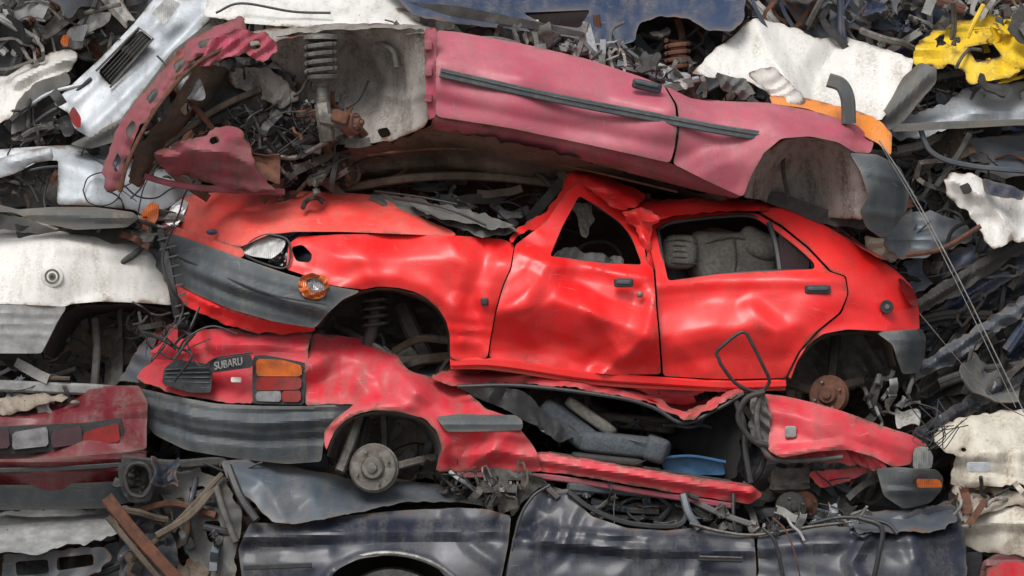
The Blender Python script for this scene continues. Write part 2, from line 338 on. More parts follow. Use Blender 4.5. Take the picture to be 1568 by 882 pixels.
# ---------------------------------------------------------------- scrap pieces
class Debris:
    def __init__(s): s.b={}
    def put(s,mat,vs,fs,ed=None):
        V,F,E=s.b.setdefault(mat.name,([],[],[])); o=len(V); V+=vs; F+=[tuple(i+o for i in f) for f in fs]; E+=ed or [.35]*len(vs)
    def plate(s,c,sz,mat,rng,asp=None):
        n=13; w=sz*S*rng.uniform(.6,1); h=sz*S*(asp or rng.uniform(.25,.7)); sd=rng.uniform(0,200)
        g=np.linspace(-1,1,n); X,Y=np.meshgrid(g,g); X=X.ravel();Y=Y.ravel()
        ox=X*w*(1+.25*vn(Y*1.3+sd,X*0+sd)); oy=Y*h*(1+.35*vn(X*1.5+sd,X*0+sd+7))+.4*h*vn(X+sd,X*0)
        z=.4*w*np.abs(X-rng.uniform(-.6,.6))*rng.uniform(-1,1)+.6*h*np.abs(Y-rng.uniform(-.6,.6))*rng.uniform(-1,1)+.16*h*fold(X*1.,Y*1.,.9,sd)
        z=z+np.where(Y>.8,.12*h,0)*rng.choice((0,1))+.05*h*np.exp(-((Y-rng.uniform(-.5,.5))/.12)**2)
        M=Euler((rng.uniform(-.9,.5),0,rng.uniform(-.8,.8))).to_matrix()@Euler((0,rng.gauss(s.ang,s.sp),0)).to_matrix()
        o=W(*c); vs=[o+M@Vector((a,b,e)) for a,b,e in zip(ox,z,oy)]
        fs=[(i*n+j,i*n+j+1,(i+1)*n+j+1,(i+1)*n+j) for i in range(n-1) for j in range(n-1)]
        ed=[1.0 if (i in(0,n-1) or j in(0,n-1)) else (.4 if (i in(1,n-2) or j in(1,n-2)) else 0.0) for i in range(n) for j in range(n)]
        k=len(vs); per=[j for j in range(n)]+[i*n+n-1 for i in range(1,n)]+[(n-1)*n+j for j in range(n-2,-1,-1)]+[i*n for i in range(n-2,0,-1)]
        off=M@Vector((0,.012,0)); vs+=[vs[i]+off for i in per]; q=len(per); ed+=[1.0]*q
        fs+=[(per[i],per[(i+1)%q],k+(i+1)%q,k+i) for i in range(q)]
        s.put(mat,vs,fs,ed)
    def rod(s,c,sz,mat,rng,r=None,rect=0):
        a=rng.gauss(s.ang,s.sp); L=sz; P=[]; x,y,dd=c[0]-math.cos(a)*L/2,c[1]-math.sin(a)*L/2,c[2]; k=rng.randint(3,5)
        for i in range(k):
            P.append(W(x,y,dd)); a+=rng.uniform(-1,1)*(.3 if rect else .8); x+=math.cos(a)*L/(k-1); y+=math.sin(a)*L/(k-1); dd+=rng.uniform(-.06,.06)
        P=cat(P,3 if rect else 6)
        if rect:
            w=r*S; h=w*rng.uniform(.4,.9); prof=[(-w,-h),(w,-h),(w,h),(w*.7,h),(w*.7,-h*.7),(-w*.7,-h*.7),(-w*.7,h),(-w,h)]
            if rect==2: prof=[(-w,h*.8),(-w*.9,-h*.3),(-w*.55,-h*.8),(-w*.1,-h*.85),(-w*.05,-h*.6),(w*.1,-h*.6),(w*.15,-h*.85),(w*.6,-h*.7),(w*.9,-h*.1),(w,h*.8),(w*.85,h*.8),(w*.5,-h*.3),(-w*.5,-h*.3),(-w*.85,h*.8)]
        else: prof=circ(r*S,7)
        s.put(mat,*g_sweep(P,prof))
    def frame(s,c,sz,mat,rng):
        o=W(*c); M=Euler((rng.uniform(-.5,.5),rng.gauss(s.ang,s.sp),rng.uniform(-.6,.6))).to_matrix(); w=sz*S; h=w*rng.uniform(.3,.6)
        pts=[(-w,-h),(w*.9,-h*rng.uniform(.8,1)),(w,h*rng.uniform(-.2,.6)),(w*rng.uniform(.1,.6),h),(-w*rng.uniform(.3,.8),h*.9),(-w,h*.1)]
        P=[o+M@Vector((x+rng.uniform(-.1,.1)*w,rng.uniform(-.12,.12)*w,y)) for x,y in pts]; r=sz*S*rng.uniform(.05,.1)
        P2=[]
        for i in range(len(P)):
            a,b=P[i],P[(i+1)%len(P)]; P2+=[a.lerp(b,.1),a.lerp(b,.5)+Vector((0,rng.uniform(-.02,.02),rng.uniform(-.02,.02))),a.lerp(b,.9)]
        s.put(mat,*g_sweep(P2,[(-r,-r*.6),(r,-r*.6),(r,r*.6),(-r,r*.6)],True))
    def block(s,c,sz,mat,rng):
        o=W(*c); M=Euler((rng.uniform(-.6,.6),rng.uniform(0,6.3),rng.uniform(-.6,.6))).to_matrix()
        for q in range(rng.randint(2,4)):
            w=[sz*S*rng.uniform(.15,.5) for _ in range(3)]; of=Vector([rng.uniform(-.4,.4)*sz*S for _ in range(3)])
            bm=bmesh.new(); bmesh.ops.create_cube(bm,size=1); bmesh.ops.bevel(bm,geom=bm.edges[:],offset=.14,segments=2,affect='EDGES')
            for v in bm.verts:
                v.co=Vector((v.co.x*w[0],v.co.y*w[1],v.co.z*w[2]))+of+Vector([rng.uniform(-.01,.01) for _ in range(3)]); v.co=o+M@v.co
            bm.verts.index_update(); s.put(mat,[v.co.copy() for v in bm.verts],[tuple(v.index for v in f.verts) for f in bm.faces]); bm.free()
    def ring(s,c,sz,mat,rng):
        o=W(*c); q=Euler((rng.uniform(-1,1),rng.uniform(-1,1),rng.uniform(-1,1))).to_matrix(); R=sz*S*.3; P=[o+q@Vector((math.cos(a*.3927)*R,0,math.sin(a*.3927)*R)) for a in range(16)]
        s.put(mat,*g_sweep(P,circ(R*rng.uniform(.1,.3),7),True))
    def fill(s,poly,n,d0,d1,pal,sz=(20,80),seed=1,kinds='pppssrrbbttcofw',ang=0,sp=3):
        rng=random.Random(seed); us=[p[0] for p in poly]; vs_=[p[1] for p in poly]; pa=np.array(poly,float); c=0; s.ang=ang; s.sp=sp
        while c<n:
            u=rng.uniform(min(us),max(us)); v=rng.uniform(min(vs_),max(vs_))
            if not inside(np.array([[u,v]]),pa)[0]: continue
            c+=1; d=rng.uniform(d0,d1); k=rng.choice(kinds); mat=rng.choice(pal); z=rng.uniform(*sz)
            if mat is RUST and k in 'pb' and rng.random()<.7: mat=MGREY
            if k=='p': s.plate((u,v,d),z,mat,rng)
            elif k=='s': s.rod((u,v,d),z*2.6,mat,rng,min(16,z*.16),2)
            elif k=='r': s.rod((u,v,d),z*2,mat,rng,rng.uniform(1.5,4))
            elif k=='t': s.rod((u,v,d),z*1.8,mat,rng,rng.uniform(4,8),1)
            elif k=='c': s.rod((u,v,d),z*2.5,RUB,rng,rng.uniform(.9,2))
            elif k=='f': s.frame((u,v,d),z,mat,rng)
            elif k=='w':
                for q in range(3): s.rod((u+rng.uniform(-6,6),v+rng.uniform(-6,6),d),z*2.3,RUB,rng,rng.uniform(.7,1.4))
            elif k=='b': s.block((u,v,d),z*.8,mat,rng)
            elif k=='o': s.ring((u,v,d),z*.6,mat,rng)
    def done(s,T,name):
        for mn,(V,F,E) in s.b.items(): T.add(name+'_'+mn,V,F,bpy.data.materials[mn],E,30)
def R4(u0,v0,u1,v1): return [(u0,v0),(u1,v0),(u1,v1),(u0,v1)]
PALD=[DGREY,DGREY,RUB,STEEL,RUST,UNDER,SLATE,BUMP,MGREY,DGREY]
PALM=[DGREY,STEEL,RUST,SLATE,BUMP,LGREY,DWHITE,SILV,MGREY,DGREY,UNDER]
# ================================================================ RED HATCHBACK
T=Thing('red_wrecked_hatchback',(820,440,.6)); T.grow=.45
side=[(440,372,.16),(438,412,.05),(600,357,.16),(560,385,.03),(600,410,0),(560,440,0),(690,385,.02),(690,480,.02),(770,366,.15),(790,400,.03),(770,440,0),(750,548,.06),(885,262,.38),(880,397,.11),(985,408,.12),(985,470,.03),(1010,575,.10),(1165,325,.38),(1000,335,.38),(1160,420,.15),(1160,460,.08),(1160,520,.08),(1200,582,.15),(1300,400,.27),(1300,450,.14),(1400,440,.46),(1417,505,.40),(1340,385,.48),(1300,504,.15),(1370,500,.24)]
panel(T,'front_fender',[(440,374),(455,362),(520,359),(600,358),(700,361),(770,366),(787,374),(781,410),(768,440),(757,480),(750,520),(746,547),(715,556),(690,548),(689,512),(684,492),(672,472),(655,457),(635,446),(608,440),(580,438),(555,443),(505,436),(470,422),(438,412)],RED,side,
  holes=[[(444,378),(462,374),(478,390),(474,402),(452,400)]],res=4.5,
  cr=[('g',[(520,442),(560,426),(610,424),(655,438),(690,470),(705,520)],.022,11),('v',[(455,372),(540,398),(640,395),(770,402)],.026,30),('v',[(700,470),(735,500),(748,545)],.035,24),('g',[(690,400),(640,425)],-.015,34),('v',[(740,400),(720,460),(750,520)],-.034,22),('v',[(690,372),(720,410),(745,470)],.018,20),('v',[(520,362),(560,400),(570,425)],.012,16)],
  blobs=[(470,400,30,.02),(720,500,50,.03),(600,380,60,.004)],csc=40)
panel(T,'front_door',[(789,375),(812,358),(838,338),(866,296),(887,274),(930,298),(972,330),(986,370),(992,402),(1001,412),(1004,470),(1009,530),(1013,573),(940,574),(860,566),(749,548),(753,520),(760,480),(771,440),(784,410)],RED,side,
  holes=[[(842,392),(862,345),(888,298),(915,313),(950,338),(968,360),(984,405),(930,403),(880,397)]],res=4,
  cr=[('v',[(758,478),(800,474),(850,462),(905,478),(960,505),(998,520)],.10,60),('v',[(765,520),(830,540),(900,560),(985,560)],-.045,36),('v',[(795,385),(835,404),(905,412),(990,425)],.03,18),('v',[(840,404),(815,440),(775,470)],.04,28),
      ('v',[(1000,460),(990,505),(960,545),(925,570)],.055,28),('v',[(880,430),(940,460),(985,470)],-.045,32),('g',[(850,520),(910,530)],-.03,34),('v',[(905,478),(950,540)],.03,20),('v',[(800,500),(850,555)],.018,20)],
  blobs=[(960,530,45,.03),(800,430,40,.022),(815,375,28,.025),(900,520,60,.006)],csc=52)
panel(T,'rear_door',[(996,345),(1012,336),(1050,328),(1110,324),(1163,325),(1200,347),(1240,380),(1272,416),(1297,424),(1300,450),(1288,478),(1250,508),(1224,538),(1204,579),(1110,581),(1017,576),(1013,530),(1008,470),(1005,412),(1000,390)],RED,side,
  holes=[[(1010,350),(1035,339),(1110,330),(1158,330),(1190,350),(1225,378),(1250,402),(1251,412),(1180,415),(1100,420),(1024,430),(1018,400)]],res=4.5,
  cr=[('v',[(1010,438),(1100,430),(1290,428)],.020,14),('v',[(1014,480),(1080,462),(1160,462),(1200,480)],-.035,54),('v',[(1016,515),(1100,500),(1190,505),(1225,495)],.045,46),('g',[(1205,575),(1225,545),(1250,515),(1280,495)],.016,10),('v',[(1150,470),(1190,510),(1195,560)],.020,22),('v',[(1040,530),(1080,570)],.014,20)],blobs=[(1130,470,50,.010),(1060,540,50,.008)],csc=60)
panel(T,'quarter_panel',[(1168,322),(1205,313),(1240,326),(1290,355),(1340,385),(1385,415),(1408,440),(1417,475),(1418,505),(1360,507),(1300,504),(1262,511),(1238,528),(1222,553),(1212,582),(1208,581),(1228,540),(1254,510),(1292,480),(1303,450),(1300,422),(1277,415),(1244,378),(1203,343)],RED,side,res=4.5,
  cr=[('g',[(1214,580),(1226,550),(1262,518),(1300,510),(1360,514)],.03,10),('v',[(1270,400),(1340,420),(1410,450)],.024,34),('v',[(1300,470),(1360,490),(1418,490)],-.015,20)],blobs=[(1390,430,30,.02)])
panel(T,'b_pillar',[(950,322),(985,318),(1012,334),(998,345),(1003,390),(1006,412),(994,412),(988,375),(972,345)],RED,.24,res=4,crum=.035,csc=26,cr=[('v',[(975,330),(990,370),(998,410)],.05,14)])
panel(T,'roof_fold',[(866,264),(884,256),(905,257),(940,268),(992,297),(968,318),(950,322),(925,303),(905,287),(888,276),(868,298),(835,340),(800,356),(785,372),(778,366),(800,345),(838,322),(860,292)],RED,[(785,368,.1),(840,325,.3),(885,256,.5),(905,287,.28),(990,297,.45),(950,320,.25),(940,268,.55)],res=4,crum=.04,csc=28,cr=[('v',[(880,265),(920,278),(975,305)],.06,14)])
panel(T,'roof_rail',[(955,322),(985,306),(1060,303),(1180,305),(1225,316),(1300,350),(1292,355),(1235,326),(1168,321),(1100,322),(1030,329),(1000,340),(975,332)],RED,[(955,322,.3),(985,306,.5),(1180,305,.55),(1300,350,.55),(1168,321,.34),(1030,329,.3),(1292,357,.5)],res=4,crum=.016,cr=[('v',[(980,316),(1060,312),(1200,314)],.03,7)])
loft(T,'roof_skin',[(885,262,.5),(990,300,.5),(1080,303,.52),(1190,306,.55),(1230,318,.55),(1330,372,.6)],[(870,268,1.5),(980,310,1.5),(1070,312,1.5),(1190,312,1.5),(1240,330,1.5),(1330,380,1.5)],RED,amp=.03)
panel(T,'hatch_edge',[(1225,316),(1290,335),(1332,372),(1396,388),(1398,402),(1345,392),(1300,358)],REDSKY,[(1225,316,.62),(1332,372,.6),(1398,402,.7)],res=4.5,crum=.02,csc=30)
tube(T,'hatch_seal',[(1205,310,.52),(1262,334,.54),(1310,364,.55),(1350,396,.55),(1385,410,.5)],3,RUB)
panel(T,'cream_panel',[(1332,360),(1365,362),(1392,385),(1380,400),(1340,395)],CREAM,.5,res=4.5,crum=.03,csc=20)
hood=[(265,298,.85),(240,335,.9),(300,362,.58),(360,378,.25),(420,358,.14),(540,353,.13),(700,362,.14),(690,350,.2),(430,290,.62),(575,298,.5),(640,325,.32),(450,325,.34)]
panel(T,'hood',[(256,300),(286,293),(350,288),(430,288),(500,291),(570,296),(610,314),(650,335),(690,352),(700,361),(600,357),(520,354),(450,354),(410,358),(365,377),(350,374),(300,361),(256,347),(236,338),(260,318)],REDSKY,hood,res=4,
  cr=[('g',[(330,350),(380,325),(470,300)],.035,14),('v',[(420,356),(500,335),(620,340)],.03,24),('g',[(390,330),(480,330)],-.035,24),('v',[(480,296),(560,330),(660,352)],.04,24),('v',[(290,300),(340,330),(400,350)],.04,24),('v',[(400,292),(390,330),(420,352)],-.03,22)],blobs=[(300,330,60,.03),(640,340,50,.03),(420,320,60,.012)],crum=.008,csc=56,rim=.02)
panel(T,'nose_panel',[(230,336),(300,362),(365,379),(372,388),(362,398),(300,374),(226,350)],REDSKY,[(230,336,.85),(300,362,.54),(365,379,.22),(300,374,.52),(226,350,.85)],res=4,crum=.015)
nose=[(206,355,.85),(214,345,.85),(300,372,.48),(380,400,.14),(440,420,0),(500,438,-.04),(550,446,-.02),(482,498,-.02),(350,470,.16),(290,448,.42),(226,415,.75),(246,380,.66),(420,450,-.02),(320,420,.26)]
panel(T,'front_bumper',[(212,342),(250,356),(300,372),(340,386),(380,400),(440,420),(500,437),(552,446),(525,458),(503,478),(482,502),(420,492),(350,473),(290,449),(240,424),(214,400),(206,370)],BUMP,nose,res=4,rim=.06,
  cr=[('v',[(212,378),(290,410),(350,434),(420,458),(495,476)],.045,16),('g',[(220,360),(300,388),(380,418),(500,450)],.014,6),('v',[(216,392),(290,426),(350,450),(490,488)],-.028,10)],blobs=[(250,400,40,.04),(400,440,40,.012)])
strip(T,'bumper_groove',[(222,378,.74),(290,404,.43),(350,428,.14),(420,452,-.07),(500,466,-.10)],3,.02,RUB)
panel(T,'front_valance',[(222,404),(290,446),(350,470),(420,490),(484,501),(476,508),(430,512),(380,509),(330,492),(270,466),(236,446)],RED,[(222,404,.82),(290,446,.46),(350,470,.22),(482,501,.05),(476,508,.09),(380,507,.2),(270,462,.52),(236,446,.8)],res=4.5,crum=.024,csc=40,cr=[('v',[(250,435),(320,468),(400,492),(470,502)],.04,10)])
panel(T,'headlight_bowl',[(364,386),(385,367),(410,360),(440,370),(437,408),(400,402)],DGREY,[(364,386,.3),(440,370,.2),(437,408,.16),(400,385,.34)],res=4)
panel(T,'headlight_glass',[(366,386),(385,368),(408,361),(437,369),(430,384),(414,396),(385,392)],LWHT,[(364,386,.24),(440,370,.12),(437,408,.05),(400,402,.12)],res=4,rim=.03,crum=.008,csc=20)
panel(T,'headlight_reflector',[(406,399),(424,388),(438,378),(436,406),(418,404)],REFL,.19,res=4,crum=.02,csc=14)
tube(T,'headlight_seal',[(364,387,.23),(385,367,.2),(411,359,.15),(441,370,.1),(438,409,.04),(400,403,.1)],1.8,RUB,closed=True)
panel(T,'far_headlight',[(236,338),(246,313),(262,300),(274,306),(264,330),(254,346)],LWHT,[(236,338,.76),(274,306,.8),(254,346,.74)],res=4)
panel(T,'far_indicator',[(200,347),(203,322),(216,306),(229,310),(227,332),(214,349)],LORG,.7,res=4,crum=.008,csc=20)
panel(T,'fog_lamp_bezel',[(457,430),(466,421),(480,417),(496,424),(506,440),(496,452),(478,458),(462,448)],LORG,-.07,res=3,crum=.03,csc=14,holes=[[(468,430),(482,424),(496,432),(500,444),(478,450)]])
panel(T,'fog_lamp_glass',[(466,428),(492,424),(502,444),(478,454),(464,440)],LDIM,-.055,res=3.5,crum=.02,csc=10)
blob(T,'badge',(317,354,.42),(9,4.5,.008),NAVY,1)
strip(T,'hanging_grille',[(234,350,.6),(246,400,.52),(256,450,.48),(264,490,.5),(280,515,.5)],13,.03,RUB)
for i in range(9): strip(T,'hanging_grille_rib',[(231+i*3.6,366+i*15,.56-.01*i),(256+i*3,360+i*15,.5-.01*i)],3,.02,DUSTY,False)
tube(T,'hanging_cable',[(256,345,.5),(240,395,.42),(254,440,.38),(272,470,.42),(262,505,.4)],2,RUB)
tube(T,'hanging_cable_b',[(218,350,.7),(196,385,.7),(168,402,.7),(200,380,.7),(230,360,.7)],4,RUB)
loft(T,'front_wheelhouse',[(482,500,.06),(505,470,.04),(540,450,.04),(580,441,.04),(625,446,.04),(665,466,.04),(688,500,.04),(690,548,.05)],[(490,510,.75),(510,475,.75),(545,460,.75),(580,455,.75),(620,458,.75),(655,475,.75),(675,505,.75),(680,556,.75)],UNDER,amp=.012)
panel(T,'inner_wheelhouse',R4(470,440,750,575),MGREY,.6,res=8,crum=.08,csc=50)
loft(T,'rear_wheelhouse',[(1212,585,.17),(1226,550,.17),(1262,515,.17),(1300,508,.17),(1360,510,.22),(1378,560,.26)],[(1225,590,.8),(1238,560,.8),(1265,530,.8),(1300,522,.8),(1350,524,.8),(1370,570,.8)],UNDER,amp=.012)
panel(T,'inner_rear_wheelhouse',R4(1200,500,1390,600),MGREY,.6,res=8,crum=.08,csc=50)
tube(T,'rear_strut',[(1290,515,.5),(1283,560,.42),(1278,600,.38)],8,DGREY)
strip(T,'trailing_arm',[(1215,590,.5),(1260,600,.4),(1330,585,.5)],14,.05,UNDER)
hub(T,'rear_drum',1272,606,.22,31,RUST,(-.25,-1,.05))
strip(T,'front_strut',[(566,445,.35),(572,480,.3),(560,530,.3)],18,.07,DGREY)
helix(T,'front_spring',(572,450,.3),(0,0,-1),20,50,4,3,DGREY)
strip(T,'front_wishbone',[(520,545,.4),(590,556,.3),(690,548,.4)],16,.06,UNDER)
strip(T,'engine_mount',[(612,470,.45),(630,510,.4),(650,548,.42)],26,.1,DGREY); strip(T,'subframe',[(600,540,.38),(640,520,.38),(684,522,.4)],12,.08,UNDER)
tube(T,'driveshaft',[(510,500,.5),(560,525,.3),(600,548,.3)],6,STEEL)
panel(T,'rear_bumper',[(1346,509),(1380,507),(1424,505),(1431,520),(1429,548),(1416,572),(1388,574),(1380,555),(1370,528)],BUMP,[(1346,509,.2),(1380,507,.18),(1424,505,.5),(1431,540,.55),(1388,574,.24),(1400,530,.22)],res=4.5,rim=.06,cr=[('v',[(1355,520),(1428,522)],.018,7),('v',[(1378,548),(1428,548)],-.012,6)])
panel(T,'tail_lamp',[(1382,425),(1392,428),(1412,446),(1415,472),(1400,466),(1390,448)],LRED,[(1382,425,.34),(1415,472,.36),(1412,446,.46)],res=4)
strip(T,'sill',[(690,556,.09),(760,556,.07),(900,576,.1),(1012,584,.12),(1120,590,.14),(1205,588,.17)],13,.06,RED)
strip(T,'sill_flange',[(690,563,.12),(760,565,.1),(900,586,.12),(1012,594,.14),(1120,598,.16),(1205,596,.19)],6,.02,REDSKY)
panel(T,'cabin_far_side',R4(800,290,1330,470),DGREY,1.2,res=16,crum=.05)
tube(T,'front_window_seal',[(842,393,.14),(862,345,.27),(888,298,.36),(915,314,.34),(950,338,.32),(968,360,.28),(985,406,.15),(930,404,.13),(880,398,.13)],2.2,RUB,closed=True)
tube(T,'rear_window_seal',[(1010,350,.33),(1035,339,.35),(1110,330,.37),(1158,330,.37),(1190,350,.35),(1225,378,.32),(1251,403,.28),(1248,413,.24),(1180,415,.18),(1100,421,.16),(1024,431,.14),(1017,400,.18)],2.8,RUB,closed=True)
strip(T,'quarter_light_bar',[(1183,340,.34),(1192,375,.27),(1197,414,.2)],8,.03,RUB)
panel(T,'quarter_light_trim',[(1246,388),(1262,398),(1280,418),(1252,420),(1246,405)],RUB,.255,res=5,rim=.02)
panel(T,'quarter_glass',[(1198,350),(1246,396),(1244,412),(1200,413)],LDRK,.33,res=6)
blob(T,'headrest',(1047,386,.5),(27,28,.07),SEAT,.65,nz=.1)
for i in range(5): tube(T,'headrest_rib',[(1022,370+i*8,.46),(1045,366+i*9,.43),(1072,372+i*8,.46)],1.2,MGREY)
blob(T,'rear_seat_back',(1130,396,.62),(70,46,.14),SEAT,.5,.05,nz=.1); blob(T,'rear_seat_wing',(1172,372,.56),(34,22,.1),SEAT,.6,.4,nz=.2)
tube(T,'seat_seam',[(1085,372,.50),(1130,362,.47),(1180,378,.50)],1.2,MGREY); tube(T,'seat_seam_b',[(1130,362,.47),(1134,395,.47),(1130,425,.50)],1.2,MGREY)
blob(T,'front_seat_back',(1035,425,.75),(30,30,.12),SEATD,.6,nz=.1)
panel(T,'torn_headlining',[(875,312),(905,305),(915,335),(898,362),(885,340)],SEAT,.45,res=4,crum=.05,csc=24)
panel(T,'dashboard',[(845,392),(870,376),(905,385),(960,396),(960,420),(840,410)],LGREY,.5,res=5,crum=.04,csc=24)
tube(T,'steering_wheel',[(880,390,.6),(900,372,.62),(935,370,.64),(955,392,.66),(940,415,.62),(900,412,.6)],3,RUB,closed=True)
for (u,v,w) in ((955,433,30),(1254,443,40)):
    blob(T,'door_handle',(u,v,-.0 if u<1000 else .105),(w/2,7,.014),RUB,.35); blob(T,'door_handle_grip',(u,v-1,-.012 if u<1000 else .092),(w/2-4,3,.01),BUMP,.4)
blob(T,'door_lock',(980,451,.0),(5,5,.012),STEEL,.9); blob(T,'side_repeater',(742,462,-.005),(6,6,.012),RUB,.5)
lathe(T,'fuel_cap',(1363,470,.225),(0,-1,0),[(-.02,.036),(.0,.036),(.004,.033),(.004,.026),(.001,.024),(.001,.016),(.007,.014),(.007,.004)],RUB)
lathe(T,'fuel_cap_centre',(1363,470,.221),(0,-1,0),[(-.002,.014),(.0045,.013),(.005,.006)],STEEL)
tube(T,'bent_window_frame',[(1100,548,-.02),(1097,540,-.02),(1108,528,-.03),(1137,508,-.04),(1152,528,-.04),(1168,560,-.03),(1178,585,0),(1160,600,.02),(1128,588,0),(1105,560,-.02)],2.8,RUB,closed=True,n=5)
panel(T,'cowl_plastic',[(560,298),(600,296),(650,306),(720,325),(770,340),(796,352),(770,362),(730,360),(700,350),(650,330),(600,318)],DUSTY,[(560,298,.5),(796,352,.15),(700,350,.14),(650,306,.4)],res=4,crum=.06,csc=34)
panel(T,'cowl_flap',[(620,304),(680,312),(760,334),(792,346),(760,350),(690,338),(640,322)],DUSTY,[(620,304,.32),(792,346,.1),(690,338,.1)],res=4,crum=.06,csc=30)
tube(T,'wiper_arm',[(600,302,.3),(680,318,.06),(745,345,.04)],2,RUB); tube(T,'wiper_arm_b',[(570,290,.4),(640,300,.25),(700,312,.15)],1.5,RUB)
# ================================================================ PINK CAR
T=Thing('pink_wrecked_car',(820,180,.6)); T.grow=.5
ps=[(668,45,.22),(668,100,.0),(668,178,.0),(800,65,.22),(800,120,-.02),(850,205,-.02),(900,90,.2),(985,118,.2),(1030,165,0),(1030,240,0),(1060,150,.2),(1180,155,.25),(1260,170,.26),(1180,185,.03),(1340,210,.3),(1290,210,.1),(1140,290,.04),(1080,235,-.02)]
panel(T,'front_door',[(668,43),(700,46),(800,64),(900,88),(985,116),(1018,130),(1033,160),(1036,195),(1032,228),(1026,249),(900,221),(780,196),(668,178)],PINK,ps,res=4.5,
  cr=[('v',[(668,88),(850,128),(1032,168)],.020,18),('v',[(668,155),(850,190),(1028,226)],-.018,16),('v',[(700,150),(800,176),(880,182)],.010,22)],blobs=[(760,160,60,.004),(960,200,50,.006)],csc=60)
panel(T,'quarter_panel',[(1022,131),(1060,149),(1120,153),(1180,155),(1260,170),(1318,189),(1345,214),(1338,232),(1310,232),(1285,217),(1240,208),(1195,212),(1168,235),(1150,268),(1138,301),(1080,275),(1031,250),(1037,228),(1041,195),(1038,160)],PINK,ps,res=4.5,
  cr=[('g',[(1140,295),(1156,262),(1175,232),(1200,217),(1240,214),(1300,224)],.025,9),('v',[(1060,165),(1180,172),(1300,205)],.024,24),('v',[(1045,240),(1100,215),(1160,215)],-.028,36),('v',[(1200,175),(1260,195),(1330,215)],-.035,26)],blobs=[(1300,200,40,.035),(1090,250,40,.012),(1200,180,50,.012)],csc=40)
panel(T,'sill',[(662,178),(780,197),(900,222),(1026,250),(1085,274),(1139,298),(1130,303),(1060,288),(900,246),(780,220),(660,196)],PINKD,[(662,178,.02),(1026,250,.02),(1139,298,.06),(1130,303,.12),(900,246,.1),(660,196,.1)],res=4.5,cr=[('v',[(665,186),(900,233),(1130,298)],.03,8)])
panel(T,'door_edge',[(650,44),(668,42),(667,178),(655,185),(652,120)],MAGE,.02,res=4,crum=.012,csc=24)
for i,(v) in enumerate((70,110,150)): blob(T,'door_hinge',(656,v,.0),(6,7,.02),PINKD,.3)
strip(T,'rubbing_strip',[(674,112,-.05),(850,151,-.06),(1034,186,-.035),(1110,200,-.015),(1186,211,.02)],15,.03,BUMP)
strip(T,'rubbing_strip_insert',[(676,110,-.068),(850,149,-.078),(1034,184,-.053),(1110,198,-.033),(1182,209,.002)],2,.008,MGREY)
blob(T,'door_handle',(991,131,.055),(23,8,.02),RUB,.35,.22); blob(T,'door_handle_bar',(991,128,.035),(19,3,.012),SLATE,.4,.22)
panel(T,'rear_bumper',[(1302,234),(1345,236),(1384,254),(1400,284),(1396,320),(1372,354),(1356,364),(1330,348),(1318,322),(1330,300),(1318,262)],BUMP,[(1306,236,.05),(1345,238,.1),(1396,284,.35),(1368,352,.24),(1330,348,.1),(1340,290,.02)],res=4.5,rim=.06,cr=[('v',[(1325,262),(1388,278)],.024,9),('v',[(1332,325),(1380,330)],.024,10)],blobs=[(1350,300,30,.018)])
panel(T,'rear_wheelhouse',[(1140,300),(1152,262),(1172,232),(1200,214),(1240,208),(1290,216),(1322,250),(1330,300),(1325,335),(1260,330),(1200,310)],LINER,[(1140,300,.1),(1200,214,.08),(1290,216,.1),(1330,300,.12),(1240,270,.5),(1240,230,.35),(1260,330,.45),(1180,300,.4)],res=4.5,crum=.02,csc=40,cr=[('g',[(1205,225),(1208,300)],.03,4)])
tube(T,'rear_fuel_pipe',[(1206,222,.25),(1204,260,.3),(1212,300,.3)],3,DGREY)
panel(T,'rear_inner_bracket',[(1135,290),(1200,292),(1270,318),(1340,330),(1335,350),(1270,342),(1180,306)],DGREY,.4,res=6,crum=.02)
loft(T,'upper_body',[(560,42,.3),(668,45,.25),(800,65,.24),(900,90,.22),(985,118,.22),(1060,150,.22),(1180,155,.27),(1260,170,.28),(1340,212,.3)],[(560,60,1.5),(668,70,1.5),(800,85,1.5),(900,105,1.5),(985,130,1.5),(1060,165,1.5),(1180,170,1.5),(1260,180,1.5),(1340,222,1.5)],PINK,amp=.02)
panel(T,'underbody',[(430,292),(470,255),(540,220),(600,214),(660,192),(780,219),(900,245),(1060,287),(1130,303),(1060,308),(960,300),(900,285),(860,312),(800,325),(700,318),(560,312)],UNDER,[(660,192,.1),(900,245,.12),(1130,303,.15),(1060,308,.9),(900,285,.9),(860,312,1.2),(700,318,1.2),(560,312,1.2),(430,292,1.0),(540,220,.35)],res=5,crum=.05,csc=60,cr=[('v',[(540,262),(700,252),(860,275)],.08,14),('v',[(560,240),(700,228),(980,280)],-.06,16),('g',[(560,290),(800,300)],.06,10)],rim=0)
tube(T,'exhaust_pipe',[(520,285,.6),(640,268,.5),(760,268,.5),(880,282,.55),(1000,300,.6)],7,UNDER)
tube(T,'brake_line',[(560,235,.28),(700,225,.3),(860,250,.3),(1040,292,.3)],2,RUST)
